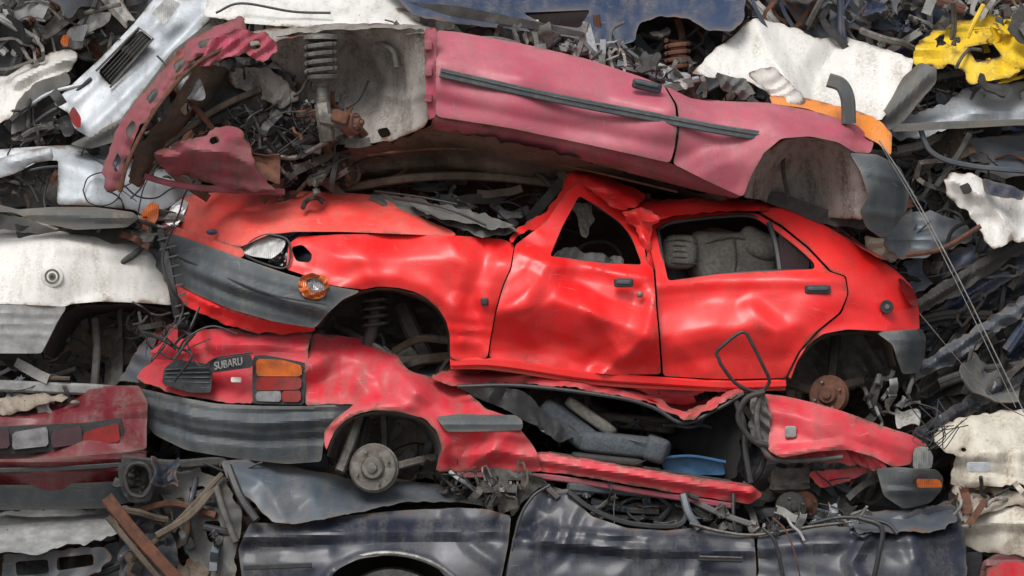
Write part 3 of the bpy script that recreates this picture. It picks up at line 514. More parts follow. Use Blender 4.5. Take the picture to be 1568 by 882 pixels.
panel(T,'front_wheelhouse',[(398,60),(440,48),(500,44),(570,42),(650,44),(652,120),(655,185),(640,198),(600,214),(545,220),(505,214),(470,190),(455,150),(440,110),(410,85)],LINER,[(398,60,.3),(500,44,.2),(570,42,.12),(650,44,.05),(652,120,.05),(655,185,.05),(600,214,.12),(545,220,.25),(470,190,.5),(455,150,.6),(540,120,.6),(580,150,.5),(610,110,.35),(530,75,.45),(440,110,.5)],res=4.5,crum=.024,csc=50,cr=[('g',[(560,55),(590,120),(575,200)],.04,8),('g',[(515,60),(520,130),(540,200)],.05,10),('v',[(610,60),(628,130),(630,195)],.03,12),('v',[(560,130),(620,150),(650,140)],.03,12)],holes=[[(575,196),(592,192),(598,206),(582,210)],[(470,120),(480,116),(482,130),(472,134)]])
panel(T,'fender_rail',[(360,50),(400,40),(470,33),(570,28),(640,34),(665,42),(650,50),(570,48),(500,50),(440,54),(400,66),(370,68)],LINER,[(360,50,.3),(470,33,.4),(640,34,.3),(650,50,.03),(440,54,.25),(370,68,.2)],res=4,crum=.024,csc=22,cr=[('v',[(370,58),(480,42),(650,40)],.03,8)])
helix(T,'strut_spring',(489,62,.16),(.02,0,-1),23,52,4.2,4.2,MGREY)
lathe(T,'strut_top',(490,58,.18),(0,0,-1),[(-.03,.05),(-.02,.09),(.0,.095),(.01,.06),(.02,.03)],STEEL)
lathe(T,'strut_seat',(493,116,.16),(0,0,-1),[(-.02,.04),(-.01,.085),(.01,.08),(.03,.05),(.05,.04)],MGREY)
lathe(T,'strut_body',(492,118,.16),(.02,0,-1),[(-.1,.02),(0,.03),(.1,.032),(.105,.036),(.22,.036),(.23,.03),(.26,.02)],STEEL)
hub(T,'brake_disc',543,188,.12,18,RUST,(1,-.6,.1))
strip(T,'hub_carrier',[(492,160,.16),(496,185,.14),(500,212,.16)],24,.1,STEEL); strip(T,'hub_carrier_arm',[(490,180,.12),(520,186,.12),(545,190,.14)],20,.09,MGREY); blob(T,'caliper',(520,178,.1),(14,10,.05),RUST,.35,.3,nz=.3)
strip(T,'lower_arm',[(455,172,.3),(490,172,.2),(530,178,.2),(556,205,.3)],13,.05,RUST)
tube(T,'drive_shaft',[(480,205,.3),(440,225,.4),(400,235,.5)],9,DGREY); tube(T,'tie_rod',[(500,215,.2),(440,240,.3),(380,215,.4)],4,STEEL)
tube(T,'brake_hose',[(560,120,.4),(548,150,.2),(530,165,.12)],2,RUB); strip(T,'wheelhouse_bracket',[(575,60,.25),(600,75,.2),(606,100,.2)],8,.03,MGREY)
def rail(nm,pts,w,mat,th=.06): return strip(T,nm,pts,w,th,mat)
panel(T,'front_frame_outer',[(338,28),(365,22),(372,45),(352,62),(318,75),(292,95),(262,130),(232,165),(205,205),(190,245),(178,290),(160,290),(150,262),(158,230),(178,190),(210,150),(240,110),(268,72),(300,48)],PINKD,[(350,30,.3),(300,60,.2),(240,130,.15),(180,210,.15),(160,285,.2),(205,205,.05),(292,95,.1)],res=3.5,crum=.05,csc=30,holes=[[(300,62),(318,56),(322,64),(304,74)],[(262,98),(276,86),(282,96),(268,112)],[(222,148),(236,132),(242,142),(228,160)],[(190,198),(202,182),(208,192),(196,212)],[(168,250),(178,232),(184,244),(176,266)]],cr=[('v',[(345,45),(270,100),(200,190),(165,280)],.05,14)])
strip(T,'frame_rust_flange',[(352,66,.12),(292,102,.08),(236,170,.03),(196,245,.05),(182,292,.1)],6,.04,RUST)
panel(T,'front_frame_inner',[(300,100),(340,96),(352,120),(318,150),(280,180),(250,215),(225,255),(205,285),(190,280),(200,245),(225,205),(255,165),(280,130)],UNDER,[(320,110,.3),(250,200,.25),(200,280,.3)],res=4,crum=.03,csc=22,holes=[[(270,165),(285,150),(292,158),(278,175)]],cr=[('v',[(320,115),(260,180),(205,275)],.04,10)])
panel(T,'slam_panel',[(320,60),(360,44),(410,52),(425,78),(400,96),(370,80),(340,92),(300,104),(296,84)],MAGE,.1,res=3.5,crum=.045,csc=26,holes=[[(380,62),(395,60),(398,72),(384,74)]])
panel(T,'inner_wing',[(300,102),(345,92),(400,92),(440,110),(455,150),(440,175),(390,165),(350,175),(300,195),(280,180),(310,150)],DGREY,.45,res=5,crum=.05,csc=30)
panel(T,'inner_wing_grey',[(345,100),(400,98),(436,118),(450,150),(420,160),(380,140),(350,130)],LINER,.42,res=5,crum=.05,csc=26)
panel(T,'crossmember',[(232,238),(262,220),(300,210),(340,190),(366,196),(378,225),(392,262),(420,290),(350,288),(300,272),(250,262)],PINKD,[(232,238,.15),(340,190,.2),(392,262,.15),(300,272,.3),(320,230,.05)],res=4,crum=.055,csc=36,cr=[('v',[(240,242),(320,228),(380,250)],.04,14)],holes=[[(318,212),(330,206),(336,216),(322,222)]])
rail('lower_rail',[(215,268,.3),(260,280,.3),(330,288,.35),(430,292,.4)],10,PINKD); rail('cross_brace',[(250,120,.35),(300,170,.35),(340,230,.35),(330,280,.35)],9,RUST,.04)
rail('cross_brace_b',[(190,270,.4),(250,215,.4),(330,160,.4),(420,120,.45)],10,UNDER,.04)
panel(T,'slot_panel',[(262,112),(288,104),(305,120),(310,150),(286,150),(270,134)],SILV,.2,res=4,crum=.02,csc=20,holes=[[(284,120),(292,118),(296,128),(287,130)]])
D=Debris(); D.fill([(350,160),(470,150),(520,230),(540,290),(430,300),(380,280),(360,220)],90,.2,.6,[DGREY,DGREY,MGREY,RUB,UNDER,RUST,STEEL],(12,42),11,'rrrrbbttccwop')
D.fill([(200,240),(300,110),(440,60),(460,150),(340,200),(250,290),(170,290)],60,.45,.9,PALD,(15,55),12)
D.fill([(540,215),(660,200),(1100,300),(860,310),(560,300)],45,.5,.9,[UNDER,UNDER,RUST,DGREY],(20,60),13,'rrptscw',.2,.4)
D.fill([(850,60),(985,105),(1100,145),(1000,90),(900,50)],40,.35,.8,PALM,(12,40),14); D.fill([(1150,300),(1320,330),(1380,360),(1250,350)],14,.5,.8,PALD,(20,45),15)
D.fill([(455,130),(520,150),(560,215),(480,225)],16,.15,.4,[DGREY,RUB,RUST,STEEL],(8,22),16,'rrtbc'); D.done(T,'mechanical_parts')
# ================================================================ RED ESTATE (rear at left)
T=Thing('red_wrecked_estate_car',(820,660,.6)); T.grow=.4
panel(T,'tailgate',[(212,512),(225,503),(260,498),(285,512),(300,506),(345,503),(400,514),(440,504),(476,512),(470,540),(466,560),(388,548),(386,618),(330,616),(250,604),(193,584),(196,560),(208,540)],RED2,[(212,512,.85),(193,584,.7),(300,510,.45),(250,604,.45),(386,618,.1),(476,512,.15),(466,560,.02),(330,560,.3)],res=4,crum=.022,csc=50,cr=[('v',[(215,540),(300,530),(400,528),(470,535)],.055,18),('v',[(300,512),(310,540)],-.05,14)],blobs=[(260,520,50,.05),(420,520,40,.04)])
panel(T,'number_plate_recess',[(243,566),(262,552),(322,560),(320,602),(285,602),(240,590)],RUB,[(243,566,.42),(322,560,.2),(320,602,.16),(240,590,.40)],res=4,crum=.004,csc=20)
for i in range(5): strip(T,'recess_louvre',[(245,568+i*6,.40),(318,563+i*8,.18)],2,.012,BUMP,False)
panel(T,'badge_plate',[(316,552),(384,542),(388,562),(320,572)],RUB,[(316,552,.19),(384,542,-.01),(388,562,-.03)],res=5)
cu=bpy.data.curves.new('badge_lettering','FONT'); cu.body='SUBARU'; cu.size=.058; cu.extrude=.002; ob=bpy.data.objects.new('badge_lettering',cu); scene.collection.objects.link(ob)
ob.location=W(326,567,.142); ob.rotation_euler=Euler((math.radians(90),math.radians(-8),math.radians(-43)),'XYZ'); cu.materials.append(LGREY); ob.parent=T.e; ob.matrix_parent_inverse=T.inv.copy()
TL=[(388,548,.05),(466,560,-.02),(464,618,-.03),(388,616,.05)]
panel(T,'tail_lamp_housing',[(386,546),(402,544),(468,556),(466,620),(386,618)],RUB,[(388,548,.07),(466,556,.0),(464,618,-.01)],res=6,rim=.06)
panel(T,'tail_lamp_orange',[(392,550),(430,551),(462,560),(462,576),(392,576)],LORG,TL,res=5)
panel(T,'tail_lamp_red',[(392,578),(462,578),(461,596),(391,598)],LRED,TL,res=5); panel(T,'tail_lamp_reverse',[(391,600),(430,599),(430,615),(391,614)],LDIM,TL,res=5); panel(T,'tail_lamp_corner',[(432,599),(461,598),(460,615),(432,615)],LRED,TL,res=5)
blob(T,'sticker',(360,582,.1),(8,4,.003),WHITE,.3)
panel(T,'rear_bumper',[(193,598),(250,608),(330,620),(400,622),(466,622),(500,620),(545,618),(525,632),(505,655),(495,680),(492,706),(440,710),(370,704),(280,692),(225,670),(198,640)],BUMP,[(193,598,.75),(250,608,.45),(330,620,.15),(466,622,-.08),(545,618,-.05),(492,706,-.04),(370,704,.1),(225,670,.55),(198,640,.72),(400,650,-.04),(300,640,.2)],res=4,rim=.06,cr=[('v',[(200,620),(300,640),(400,648),(510,640)],.04,12),('v',[(205,645),(300,668),(400,676),(495,670)],-.034,10),('v',[(197,604),(330,626),(540,622)],.02,6)],blobs=[(300,640,60,.026),(230,630,40,.04)])
qs=[(470,515,.2),(466,620,-.04),(540,520,.3),(540,600,-.04),(600,545,.3),(625,575,.1),(680,640,-.02),(700,585,.25),(740,620,.05),(800,655,.0),(820,690,.0),(680,715,.02),(780,710,.02)]
panel(T,'quarter_panel',[(478,512),(540,517),(575,528),(605,545),(625,568),(665,580),(700,590),(722,608),(745,628),(790,640),(798,660),(812,676),(822,695),(830,722),(780,722),(720,722),(668,720),(674,700),(676,680),(668,658),(650,640),(620,630),(585,626),(555,630),(530,642),(512,660),(500,690),(498,660),(515,640),(545,618),(500,618),(468,620),(468,560)],RED2,qs,res=4,crum=.016,csc=60,cr=[('g',[(515,650),(540,632),(585,618),(630,622),(662,642),(682,680),(680,715)],.028,8),('v',[(470,560),(520,540),(600,560),(640,600)],.075,30),('v',[(480,590),(540,575),(560,600)],-.05,22),('v',[(640,600),(700,640),(800,665)],.04,24),('v',[(700,700),(760,690),(820,700)],.04,18)],blobs=[(550,570,60,.05),(740,680,50,.035)])
panel(T,'side_moulding',[(668,638),(700,634),(790,636),(800,644),(800,658),(720,660),(684,660)],BUMP,-.06,res=4.5,rim=.05,cr=[('v',[(675,650),(800,650)],.016,6)])
loft(T,'rear_wheelhouse',[(500,700,.02),(512,662,.0),(535,642,0),(580,630,0),(625,634,0),(655,648,0),(674,680,.02),(670,722,.03)],[(520,710,.7),(530,680,.7),(550,660,.7),(580,650,.7),(620,652,.7),(640,665,.7),(655,690,.7),(655,725,.7)],LINER,amp=.012)
panel(T,'inner_rear_wheelhouse',R4(495,625,690,740),LINER,.6,res=8,crum=.07,csc=50)
hub(T,'rear_drum',572,716,-.06,38,STEEL,(-.15,-1,.05))
strip(T,'rear_strut',[(548,640,.1),(536,680,.05),(520,722,.0)],15,.05,STEEL); tube(T,'strut_rod',[(560,640,.2),(548,700,.1)],5,DGREY); strip(T,'trailing_arm',[(580,722,.05),(640,706,.1),(690,700,.25)],12,.05,STEEL)
panel(T,'roof_skin_edge',[(658,576),(700,568),(745,565),(800,569),(860,577),(950,592),(1005,608),(1045,632),(1085,618),(1130,594),(1140,600),(1095,625),(1048,644),(1000,620),(940,604),(860,592),(800,588),(740,590),(690,590)],RED2,[(658,576,.1),(745,565,.35),(860,592,.05),(950,592,.2),(1045,632,.05),(1130,594,.15)],res=3.5,crum=.035,csc=30,cr=[('v',[(670,580),(800,578),(950,598),(1045,637),(1130,598)],.03,7)])
loft(T,'roof_skin',[(680,572,.2),(800,572,.2),(950,595,.15),(1045,634,.1),(1130,596,.15)],[(680,560,1.4),(800,565,1.4),(950,585,1.4),(1045,600,1.4),(1130,590,1.4)],RED2,amp=.03)
tube(T,'roof_gutter',[(700,592,.04),(800,591,.04),(940,608,.03),(1000,624,.03),(1046,648,.02),(1095,629,.06),(1140,604,.1)],3.2,RUB)
panel(T,'sill',[(668,722),(740,716),(830,692),(900,703),(1000,720),(1100,736),(1150,742),(1168,758),(1150,772),(1120,768),(1000,748),(900,730),(830,722),(740,726)],RED2,[(668,722,.03),(830,692,.02),(1150,742,.02),(1150,772,.06),(900,718,-.02),(1000,735,-.03)],res=4,crum=.014,csc=40,rim=.05,cr=[('v',[(830,705),(1000,732),(1150,755)],.035,9)])
strip(T,'sill_lower',[(700,728,.06),(830,730,.04),(1000,756,.03),(1120,775,.03)],9,.06,PINKD)
strip(T,'sill_tread',[(840,694,.06),(930,708,.05),(1040,726,.05),(1120,738,.05)],5,.05,DGREY)
panel(T,'floor',R4(780,590,1180,770),DARK,1.15,res=14,crum=.05)  # upright near-black backing; the cabin's shade is put into its colour
loft(T,'floor_pan',[(800,705,.05),(1000,735,.05),(1150,755,.05)],[(800,690,1.2),(1000,710,1.2),(1150,735,1.2)],UNDER)
blob(T,'seat_cushion',(955,684,.25),(72,17,.22),SEATD,.35,.10,nz=.06); blob(T,'seat_cushion_side',(1005,690,.18),(18,20,.2),SEATD,.4,.3); blob(T,'seat_back',(872,655,.35),(52,20,.22),SEATD,.35,.62,nz=.08); blob(T,'seat_back_bolster',(905,640,.28),(44,9,.1),SEAT,.4,.62,nz=.1)
tube(T,'seat_piping',[(888,668,.1),(950,672,.03),(1020,684,.02)],1.0,MGREY); tube(T,'seat_piping_b',[(838,625,.2),(872,650,.14),(912,688,.12)],1.0,MGREY)
blob(T,'seat_cushion_far',(960,650,.7),(80,14,.25),MGREY,.35,.1,nz=.08); blob(T,'seat_frame',(930,704,.12),(55,6,.15),DGREY,.3,.1)
tube(T,'seat_rail',[(860,700,.05),(940,712,.04),(1010,720,.04)],3,STEEL)
panel(T,'door_card',[(1030,640),(1128,610),(1140,640),(1130,735),(1100,738),(1060,700),(1028,680)],DARK,[(1030,640,.6),(1128,610,.3),(1130,735,.15)],res=6,crum=.03)
panel(T,'bent_pillar',[(800,600),(860,592),(900,600),(885,640),(850,650),(800,640)],MGREY,.5,res=5,crum=.05,csc=36)
panel(T,'blue_box',[(1012,702),(1060,700),(1108,708),(1112,728),(1060,728),(1018,722)],BLUEP,.1,res=4,crum=.012,csc=30,rim=.2); strip(T,'blue_box_rim',[(1010,702,.07),(1060,699,.07),(1112,708,.07)],4,.05,BLUEP)
panel(T,'belt_trim',[(700,592),(760,588),(800,600),(845,640),(880,672),(860,678),(800,640),(740,612)],RUB,.12,res=5,crum=.03,csc=30)
tube(T,'b_pillar_strip',[(1128,615,.1),(1140,650,.06),(1142,690,.04),(1150,740,.02)],5,RUB)
panel(T,'door_remnant',[(1150,612),(1172,606),(1180,640),(1178,680),(1160,688),(1150,660)],DUSTY,.0,res=3.5,crum=.05,csc=22)
fs=[(1165,605,.1),(1200,608,.12),(1390,665,.15),(1430,685,.25),(1170,680,-.03),(1290,680,-.02),(1350,712,.03),(1250,640,.0)]
panel(T,'front_fender',[(1172,604),(1200,607),(1250,618),(1300,633),(1350,652),(1400,668),(1428,684),(1405,690),(1398,712),(1370,716),(1340,700),(1300,688),(1250,690),(1195,700),(1175,688),(1180,650)],RED2,fs,res=4,crum=.010,csc=60,cr=[('v',[(1180,630),(1280,650),(1400,690)],.028,26),('v',[(1190,695),(1290,680),(1360,712)],.04,12)],blobs=[(1200,640,40,.024),(1330,690,40,.035)])
panel(T,'fender_lower',[(1180,690),(1250,688),(1310,686),(1350,705),(1362,722),(1320,716),(1280,706),(1200,712),(1172,700)],RED2,.06,res=4.5,crum=.05,csc=26)
panel(T,'front_inner_arch',[(1140,720),(1200,712),(1290,706),(1345,722),(1360,760),(1340,775),(1240,772),(1160,768)],DGREY,.3,res=6,crum=.06,csc=40)
panel(T,'fender_liner_red',[(1240,726),(1310,716),(1345,720),(1300,740),(1260,748)],RED2,.14,res=4,crum=.03,csc=30)
blob(T,'side_marker',(1210,661,-.03),(9,9,.01),LGREY,.4)
panel(T,'headlight',[(1402,688),(1424,684),(1436,700),(1434,720),(1400,718)],LWHT,[(1402,688,.1),(1436,700,.3),(1400,718,.08)],res=4)
panel(T,'front_bumper',[(1343,718),(1380,716),(1440,722),(1452,735),(1450,752),(1430,772),(1385,780),(1355,760)],BUMP,[(1343,718,.05),(1400,720,-.02),(1452,735,.3),(1430,772,.2),(1355,760,.05)],res=4.5,rim=.06,cr=[('v',[(1360,752),(1440,754)],.024,8)],blobs=[(1400,750,40,.02)])
panel(T,'front_indicator',[(1402,733),(1440,735),(1446,747),(1404,746)],LORG,[(1402,733,-.05),(1446,740,.08),(1404,746,-.04)],res=4)
hub(T,'front_hub',1214,778,.05,24,DGREY,(.2,-1,0)); hub(T,'front_hub_plate',1235,775,.14,22,RUST,(.2,-1,0))
tube(T,'wiring_a',[(300,470,.3),(285,505,.25),(262,530,.3),(290,545,.2),(262,585,.25)],2.0,RUB); tube(T,'wiring_b',[(235,540,.4),(260,550,.3),(280,520,.2),(320,500,.2),(360,512,.2)],1.6,RUB); tube(T,'wiring_c',[(270,500,.3),(300,560,.2),(330,548,.15),(385,540,.1)],1.4,RUB)
tube(T,'window_frame_wreck',[(1170,600,-.05),(1142,610,-.06),(1130,640,-.05),(1150,672,-.04),(1175,682,-.03)],4.5,DGREY); tube(T,'window_frame_wreck_b',[(1165,598,-.03),(1158,640,-.04),(1170,690,-.02),(1205,705,-.02),(1290,700,-.03)],4,MGREY)
D=Debris(); D.fill([(700,595),(860,595),(1040,645),(1130,610),(1140,735),(1000,725),(830,695)],60,.35,.9,[DGREY,SEATD,RUB,DGREY,MGREY,DARK],(18,60),21); D.fill([(660,722),(800,722),(840,745),(700,760)],34,-.05,.3,PALM,(10,34),22)
D.fill([(1130,735),(1340,725),(1340,790),(1180,790)],30,.1,.5,PALD,(14,40),23); D.fill([(500,650),(660,650),(680,740),(500,740)],16,.3,.6,PALD,(14,40),24,'rrttcs'); D.fill([(560,550),(700,560),(700,580),(560,560)],16,.3,.7,PALD,(14,40),25); D.fill([(205,500),(290,495),(300,530),(215,545)],14,.15,.5,[RUB,DGREY],(10,30),26,'ccrwt'); D.done(T,'loose_parts')
# ================================================================ BLACK CAR
T=Thing('black_wrecked_car',(900,840,.4)); T.grow=.4
bs=[(380,800,-.05),(600,782,0),(750,780,0),(560,830,-.15),(760,850,-.15),(1000,850,-.15),(1400,800,.05),(1400,860,-.12),(900,1000,-.12),(400,1000,-.1),(1470,1000,.0),(1480,800,.15),(1100,800,-.02)]
panel(T,'hood',[(338,706),(360,704),(430,711),(500,727),(545,738),(600,735),(680,745),(735,758),(752,776),(700,770),(620,768),(560,780),(500,792),(450,800),(420,797),(380,760),(352,735)],SLATE,[(338,706,.02),(430,711,.12),(545,738,.16),(735,758,.2),(752,776,.02),(450,800,-.16),(420,797,-.15),(352,735,-.02),(600,760,.04),(480,755,-.1)],res=4.5,crum=.018,csc=70,cr=[('v',[(345,712),(400,735),(440,795)],.05,26),('v',[(560,752),(480,760),(440,796)],-.04,34),('v',[(600,745),(700,756)],.04,12)],rim=.02)
panel(T,'front_fender',[(384,800),(450,802),(520,790),(600,783),(700,778),(745,780),(782,790),(778,830),(768,880),(764,1000),(720,1000),(715,940),(700,895),(670,866),(630,850),(590,847),(550,852),(518,868),(500,890),(480,960),(470,1000),(380,1000),(372,880),(366,840)],BLACK,bs,res=4.5,cr=[('v',[(372,822),(560,812),(780,812)],.045,16),('g',[(488,900),(510,872),(550,852),(600,846),(650,858),(690,885)],.03,6),('g',[(380,842),(500,838)],-.025,14),('v',[(690,790),(720,830),(760,860)],.02,18)],blobs=[(420,830,50,.03),(760,800,30,.03),(600,810,50,.012)],crum=.005,csc=55)
tube(T,'arch_trim',[(486,910,-.17),(503,880,-.18),(530,858,-.18),(575,845,-.18),(625,847,-.18),(672,864,-.18),(704,893,-.18),(716,930,-.17)],4,ALU)
lathe(T,'wheel_rim',(600,960,.0),(0,-1,0),[(-.1,.30),(-.05,.31),(0,.31),(.02,.30),(.02,.24),(-.02,.22),(-.04,.1),(0,.08),(.0,.03)],ALU,40)
panel(T,'front_door',[(792,796),(802,775),(820,756),(838,744),(862,750),(880,765),(905,790),(960,808),(1020,812),(1060,808),(1110,818),(1153,822),(1156,860),(1154,1000),(772,1000),(776,880),(784,830)],BLACK,bs,res=4.5,cr=[('v',[(785,822),(960,838),(1155,842)],.04,14),('g',[(850,850),(960,860)],-.025,20),('v',[(820,810),(1000,822),(1150,828)],.03,9),('v',[(845,750),(840,790),(800,815)],-.04,22),('v',[(1050,815),(1075,850),(1060,890)],.02,18)],blobs=[(850,800,50,.045),(1000,830,60,.022)],crum=.005,csc=50)
panel(T,'rear_quarter',[(1160,822),(1200,812),(1280,806),(1335,806),(1385,788),(1440,776),(1466,778),(1476,800),(1482,840),(1480,1000),(1158,1000),(1160,860)],BLACK,bs,res=4.5,crum=.024,csc=55,cr=[('v',[(1165,838),(1300,826),(1470,822)],.035,16),('v',[(1330,812),(1300,860),(1320,900)],.035,16),('g',[(1385,790),(1400,850)],.035,12)])
panel(T,'quarter_dent',[(1300,790),(1345,784),(1400,780),(1460,773),(1468,800),(1420,815),(1360,812),(1310,815)],SLATE,[(1300,790,.05),(1460,773,.25),(1468,800,.05),(1360,812,-.12)],res=4.5,crum=.03,csc=40)
panel(T,'a_pillar_sheet',[(735,715),(770,720),(815,722),(842,742),(820,750),(800,770),(785,792),(770,770),(752,742)],MGREY,.0,res=3.5,crum=.06,csc=30,holes=[[(775,735),(800,735),(790,752)]])
tube(T,'a_pillar',[(842,742,-.06),(815,760,-.08),(795,795,-.1),(782,850,-.13),(770,900,-.13)],2.4,RUB)
strip(T,'window_ledge',[(870,752,-.02),(905,778,-.04),(960,800,-.04),(1030,805,-.04),(1050,790,-.02),(1048,762,0)],8,.05,RUB); strip(T,'roof_rail',[(870,745,.0),(940,752,.06),(1048,760,.06)],12,.05,SLATE)
strip(T,'roof_rail_b',[(1048,760,.05),(1100,785,.0),(1160,806,-.02)],9,.05,DUSTY); strip(T,'c_pillar',[(1046,758,.0),(1054,785,-.04),(1070,810,-.06)],12,.04,SLATE)
panel(T,'crushed_roof',[(880,758),(960,752),(1048,764),(1120,790),(1080,796),(1040,782),(960,772),(905,776)],SLATE,[(880,758,.3),(1048,764,.3),(1120,790,.2),(905,776,.05),(1040,782,.05)],res=4,crum=.045,csc=34)
panel(T,'window_frame',[(900,776),(1046,772),(1050,800),(1010,800),(930,796)],DGREY,.1,res=5,crum=.03,csc=30,holes=[[(925,782),(1020,780),(1020,792),(940,790)]])
strip(T,'door_handle',[(1068,852,-.18),(1135,854,-.18)],9,.03,RUB,False); strip(T,'door_handle_trim',[(1070,849,-.197),(1133,851,-.197)],2,.008,STEEL,False); strip(T,'waist_strip',[(376,866,-.19),(480,862,-.2)],8,.02,RUB,False)
tube(T,'ledge_trim',[(1055,800,-.08),(1100,812,-.08),(1155,818,-.07),(1240,806,-.04),(1310,798,-.02)],2.4,STEEL)
panel(T,'roof_sheet',[(760,730),(840,740),(1050,745),(1150,775),(1160,810),(1060,800),(900,790)],UNDER,[(760,730,.9),(1150,775,.9),(1060,800,.2),(900,790,.2)],res=7,crum=.04)
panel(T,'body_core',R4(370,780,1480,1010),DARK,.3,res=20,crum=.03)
panel(T,'radiator_ring',[(180,712),(200,702),(235,706),(240,740),(228,768),(196,770),(182,745)],RUB,.05,res=4,crum=.015,csc=20,holes=[[(193,722),(206,712),(226,718),(228,742),(215,758),(196,752)]])
tube(T,'headlamp_bezel',[(190,730,.02),(200,712,.02),(222,712,.02),(232,735,.02),(220,760,.02),(198,755,.02)],3,DGREY,closed=True)
panel(T,'headlamp_bowl',R4(192,712,230,760),DGREY,.14,res=5,crum=.03,csc=14)
strip(T,'top_crossmember',[(185,705,.15),(260,712,.1),(330,708,.1),(345,715,.05)],14,.06,DGREY); strip(T,'bonnet_stay',[(350,715,.0),(370,760,-.08),(395,795,-.12)],12,.05,RUB)
strip(T,'rusty_beam',[(165,760,-.1),(200,805,-.1),(240,850,-.1),(290,905,-.1)],20,.05,RUST); strip(T,'rusty_beam_b',[(168,790,-.12),(205,835,-.12),(255,895,-.12)],9,.04,UNDER)
strip(T,'bumper_iron',[(240,820,-.02),(290,790,0),(330,745,.05)],11,.05,UNDER); strip(T,'brace',[(330,745,.05),(345,790,.0),(362,830,-.02)],10,.05,MGREY); strip(T,'brace_b',[(190,790,.1),(260,772,.1),(330,790,.05)],10,.04,RUST)
strip(T,'brace_d',[(200,860,.0),(270,800,.02),(340,725,.04)],8,.04,UNDER)
panel(T,'inner_fender',[(245,725),(300,722),(345,735),(372,790),(360,840),(362,1000),(300,1000),(290,860),(262,800),(240,760)],DUSTY,[(245,725,.2),(345,735,.08),(372,790,.0),(300,860,.12),(330,1000,.05)],res=4.5,crum=.05,csc=44,holes=[[(285,748),(310,745),(325,768),(300,776)],[(310,800),(335,798),(342,830),(318,832)]])
panel(T,'broken_grille',[(185,775),(240,780),(262,830),(285,900),(280,1000),(190,1000),(178,850)],BLACK,.15,res=4.5,crum=.05,csc=40)
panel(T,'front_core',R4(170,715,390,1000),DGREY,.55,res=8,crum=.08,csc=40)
D=Debris(); D.fill([(180,710),(345,715),(380,800),(370,1000),(180,1000)],80,.0,.35,[DGREY,DGREY,BLACK,SLATE,UNDER,UNDER,RUST],(14,50),31,'ttrbbcsspppf'); D.fill([(780,730),(1060,755),(1160,800),(1330,790),(1330,806),(1150,825),(1000,805),(900,790),(820,760)],100,.0,.45,[DGREY,RUB,RUB,MGREY,BLACK,SLATE,LGREY],(12,46),32,'ssrrttccwppfpb',.15,.5)
D.fill([(1150,790),(1330,780),(1340,810),(1160,820)],36,-.1,.2,PALM,(10,30),33); D.fill([(700,715),(790,725),(790,780),(740,770)],28,-.05,.2,[DGREY,STEEL,RUB,RUST],(10,30),34); D.done(T,'crushed_parts')
tube(T,'loose_hose',[(1310,790,-.2),(1345,805,-.22),(1340,850,-.22),(1330,900,-.2)],4,RUB); tube(T,'rusty_wire',[(1180,790,-.2),(1200,810,-.22),(1215,850,-.22),(1225,900,-.2)],1.3,RUST); tube(T,'loose_hose_b',[(1240,800,-.1),(1290,790,-.14),(1350,798,-.15),(1370,815,-.18)],3,RUB); tube(T,'loose_hose_c',[(1165,806,-.16),(1185,830,-.18),(1200,900,-.18)],3,RUB)
# ================================================================ LEFT NEIGHBOURS
T=Thing('silver_wrecked_van',(190,100,1.0))
panel(T,'front_body',[(60,150),(88,120),(130,80),(185,20),(215,-20),(330,-20),(312,10),(288,35),(250,70),(205,130),(165,180),(120,205),(95,190),(85,165)],SILV,[(60,150,.8),(215,-20,1.0),(330,-20,.9),(165,180,.7),(120,205,.7)],res=4,crum=.007,csc=70,cr=[('g',[(95,145),(160,80),(240,0)],.02,9),('g',[(120,190),(200,110),(290,10)],.02,9)],holes=[[(130,100),(195,32),(215,48),(150,122)]])
panel(T,'grille_back',[(125,98),(195,28),(220,46),(150,126)],RUB,.92,res=6)
for i in range(6): strip(T,'grille_slat',[(134+i*3.6,98+i*4,.80),(194+i*3.6,34+i*3.4,.82)],2.2,.03,DGREY,False)
tube(T,'grille_surround',[(128,99,.77),(195,30,.80),(218,47,.80),(150,125,.77)],1.8,MGREY,sm=False,closed=False); tube(T,'badge_bar',[(225,75,.74),(240,92,.72),(232,100,.72)],1.6,RUB)
panel(T,'headlamp',[(215,8),(240,-18),(262,-8),(236,26)],LWHT,.78,res=4)
panel(T,'bumper',[(88,215),(118,200),(165,178),(205,128),(250,68),(290,36),(315,20),(330,40),(280,95),(230,150),(180,205),(120,222)],DUSTY,.72,res=5,rim=.05,cr=[('v',[(110,212),(190,170),(290,60)],.03,12)],crum=.008)
panel(T,'tail_lamp',[(88,168),(95,154),(108,174),(106,192),(96,186)],LRED,.66,res=4); blob(T,'handle',(108,120,.82),(16,3,.02),RUB,.4,-.75)
T=Thing('white_wrecked_car',(60,90,1.1))
panel(T,'nose',[(-60,110),(0,88),(40,70),(78,60),(96,70),(84,95),(60,110),(20,140),(0,170),(-60,190)],WHITE,[(-60,110,1.1),(78,60,1.0),(20,140,.9)],res=4.5,crum=.024,csc=50,cr=[('v',[(0,110),(60,85),(90,75)],.05,16),('v',[(0,130),(40,105),(80,92)],-.04,12)])
panel(T,'arch',[(0,150),(30,115),(80,100),(88,118),(50,130),(25,160),(20,185),(-10,200)],DUSTY,.85,res=5,crum=.02)
panel(T,'fender_high',[(68,60),(78,30),(108,5),(150,0),(140,20),(105,40),(100,62)],DWHITE,1.0,res=5,crum=.02)
panel(T,'indicator',[(66,52),(72,38),(82,40),(78,60)],LORG,.95,res=4); panel(T,'headlamp',[(84,48),(92,26),(112,22),(104,50)],LDIM,.94,res=4)
tube(T,'roof_bar',[(0,170,.85),(50,135,.82),(110,118,.82)],3,SILV); tube(T,'roof_bar_b',[(10,195,.85),(60,160,.82),(100,150,.82)],4,RUB)
T=Thing('white_wrecked_car',(460,10,1.0))
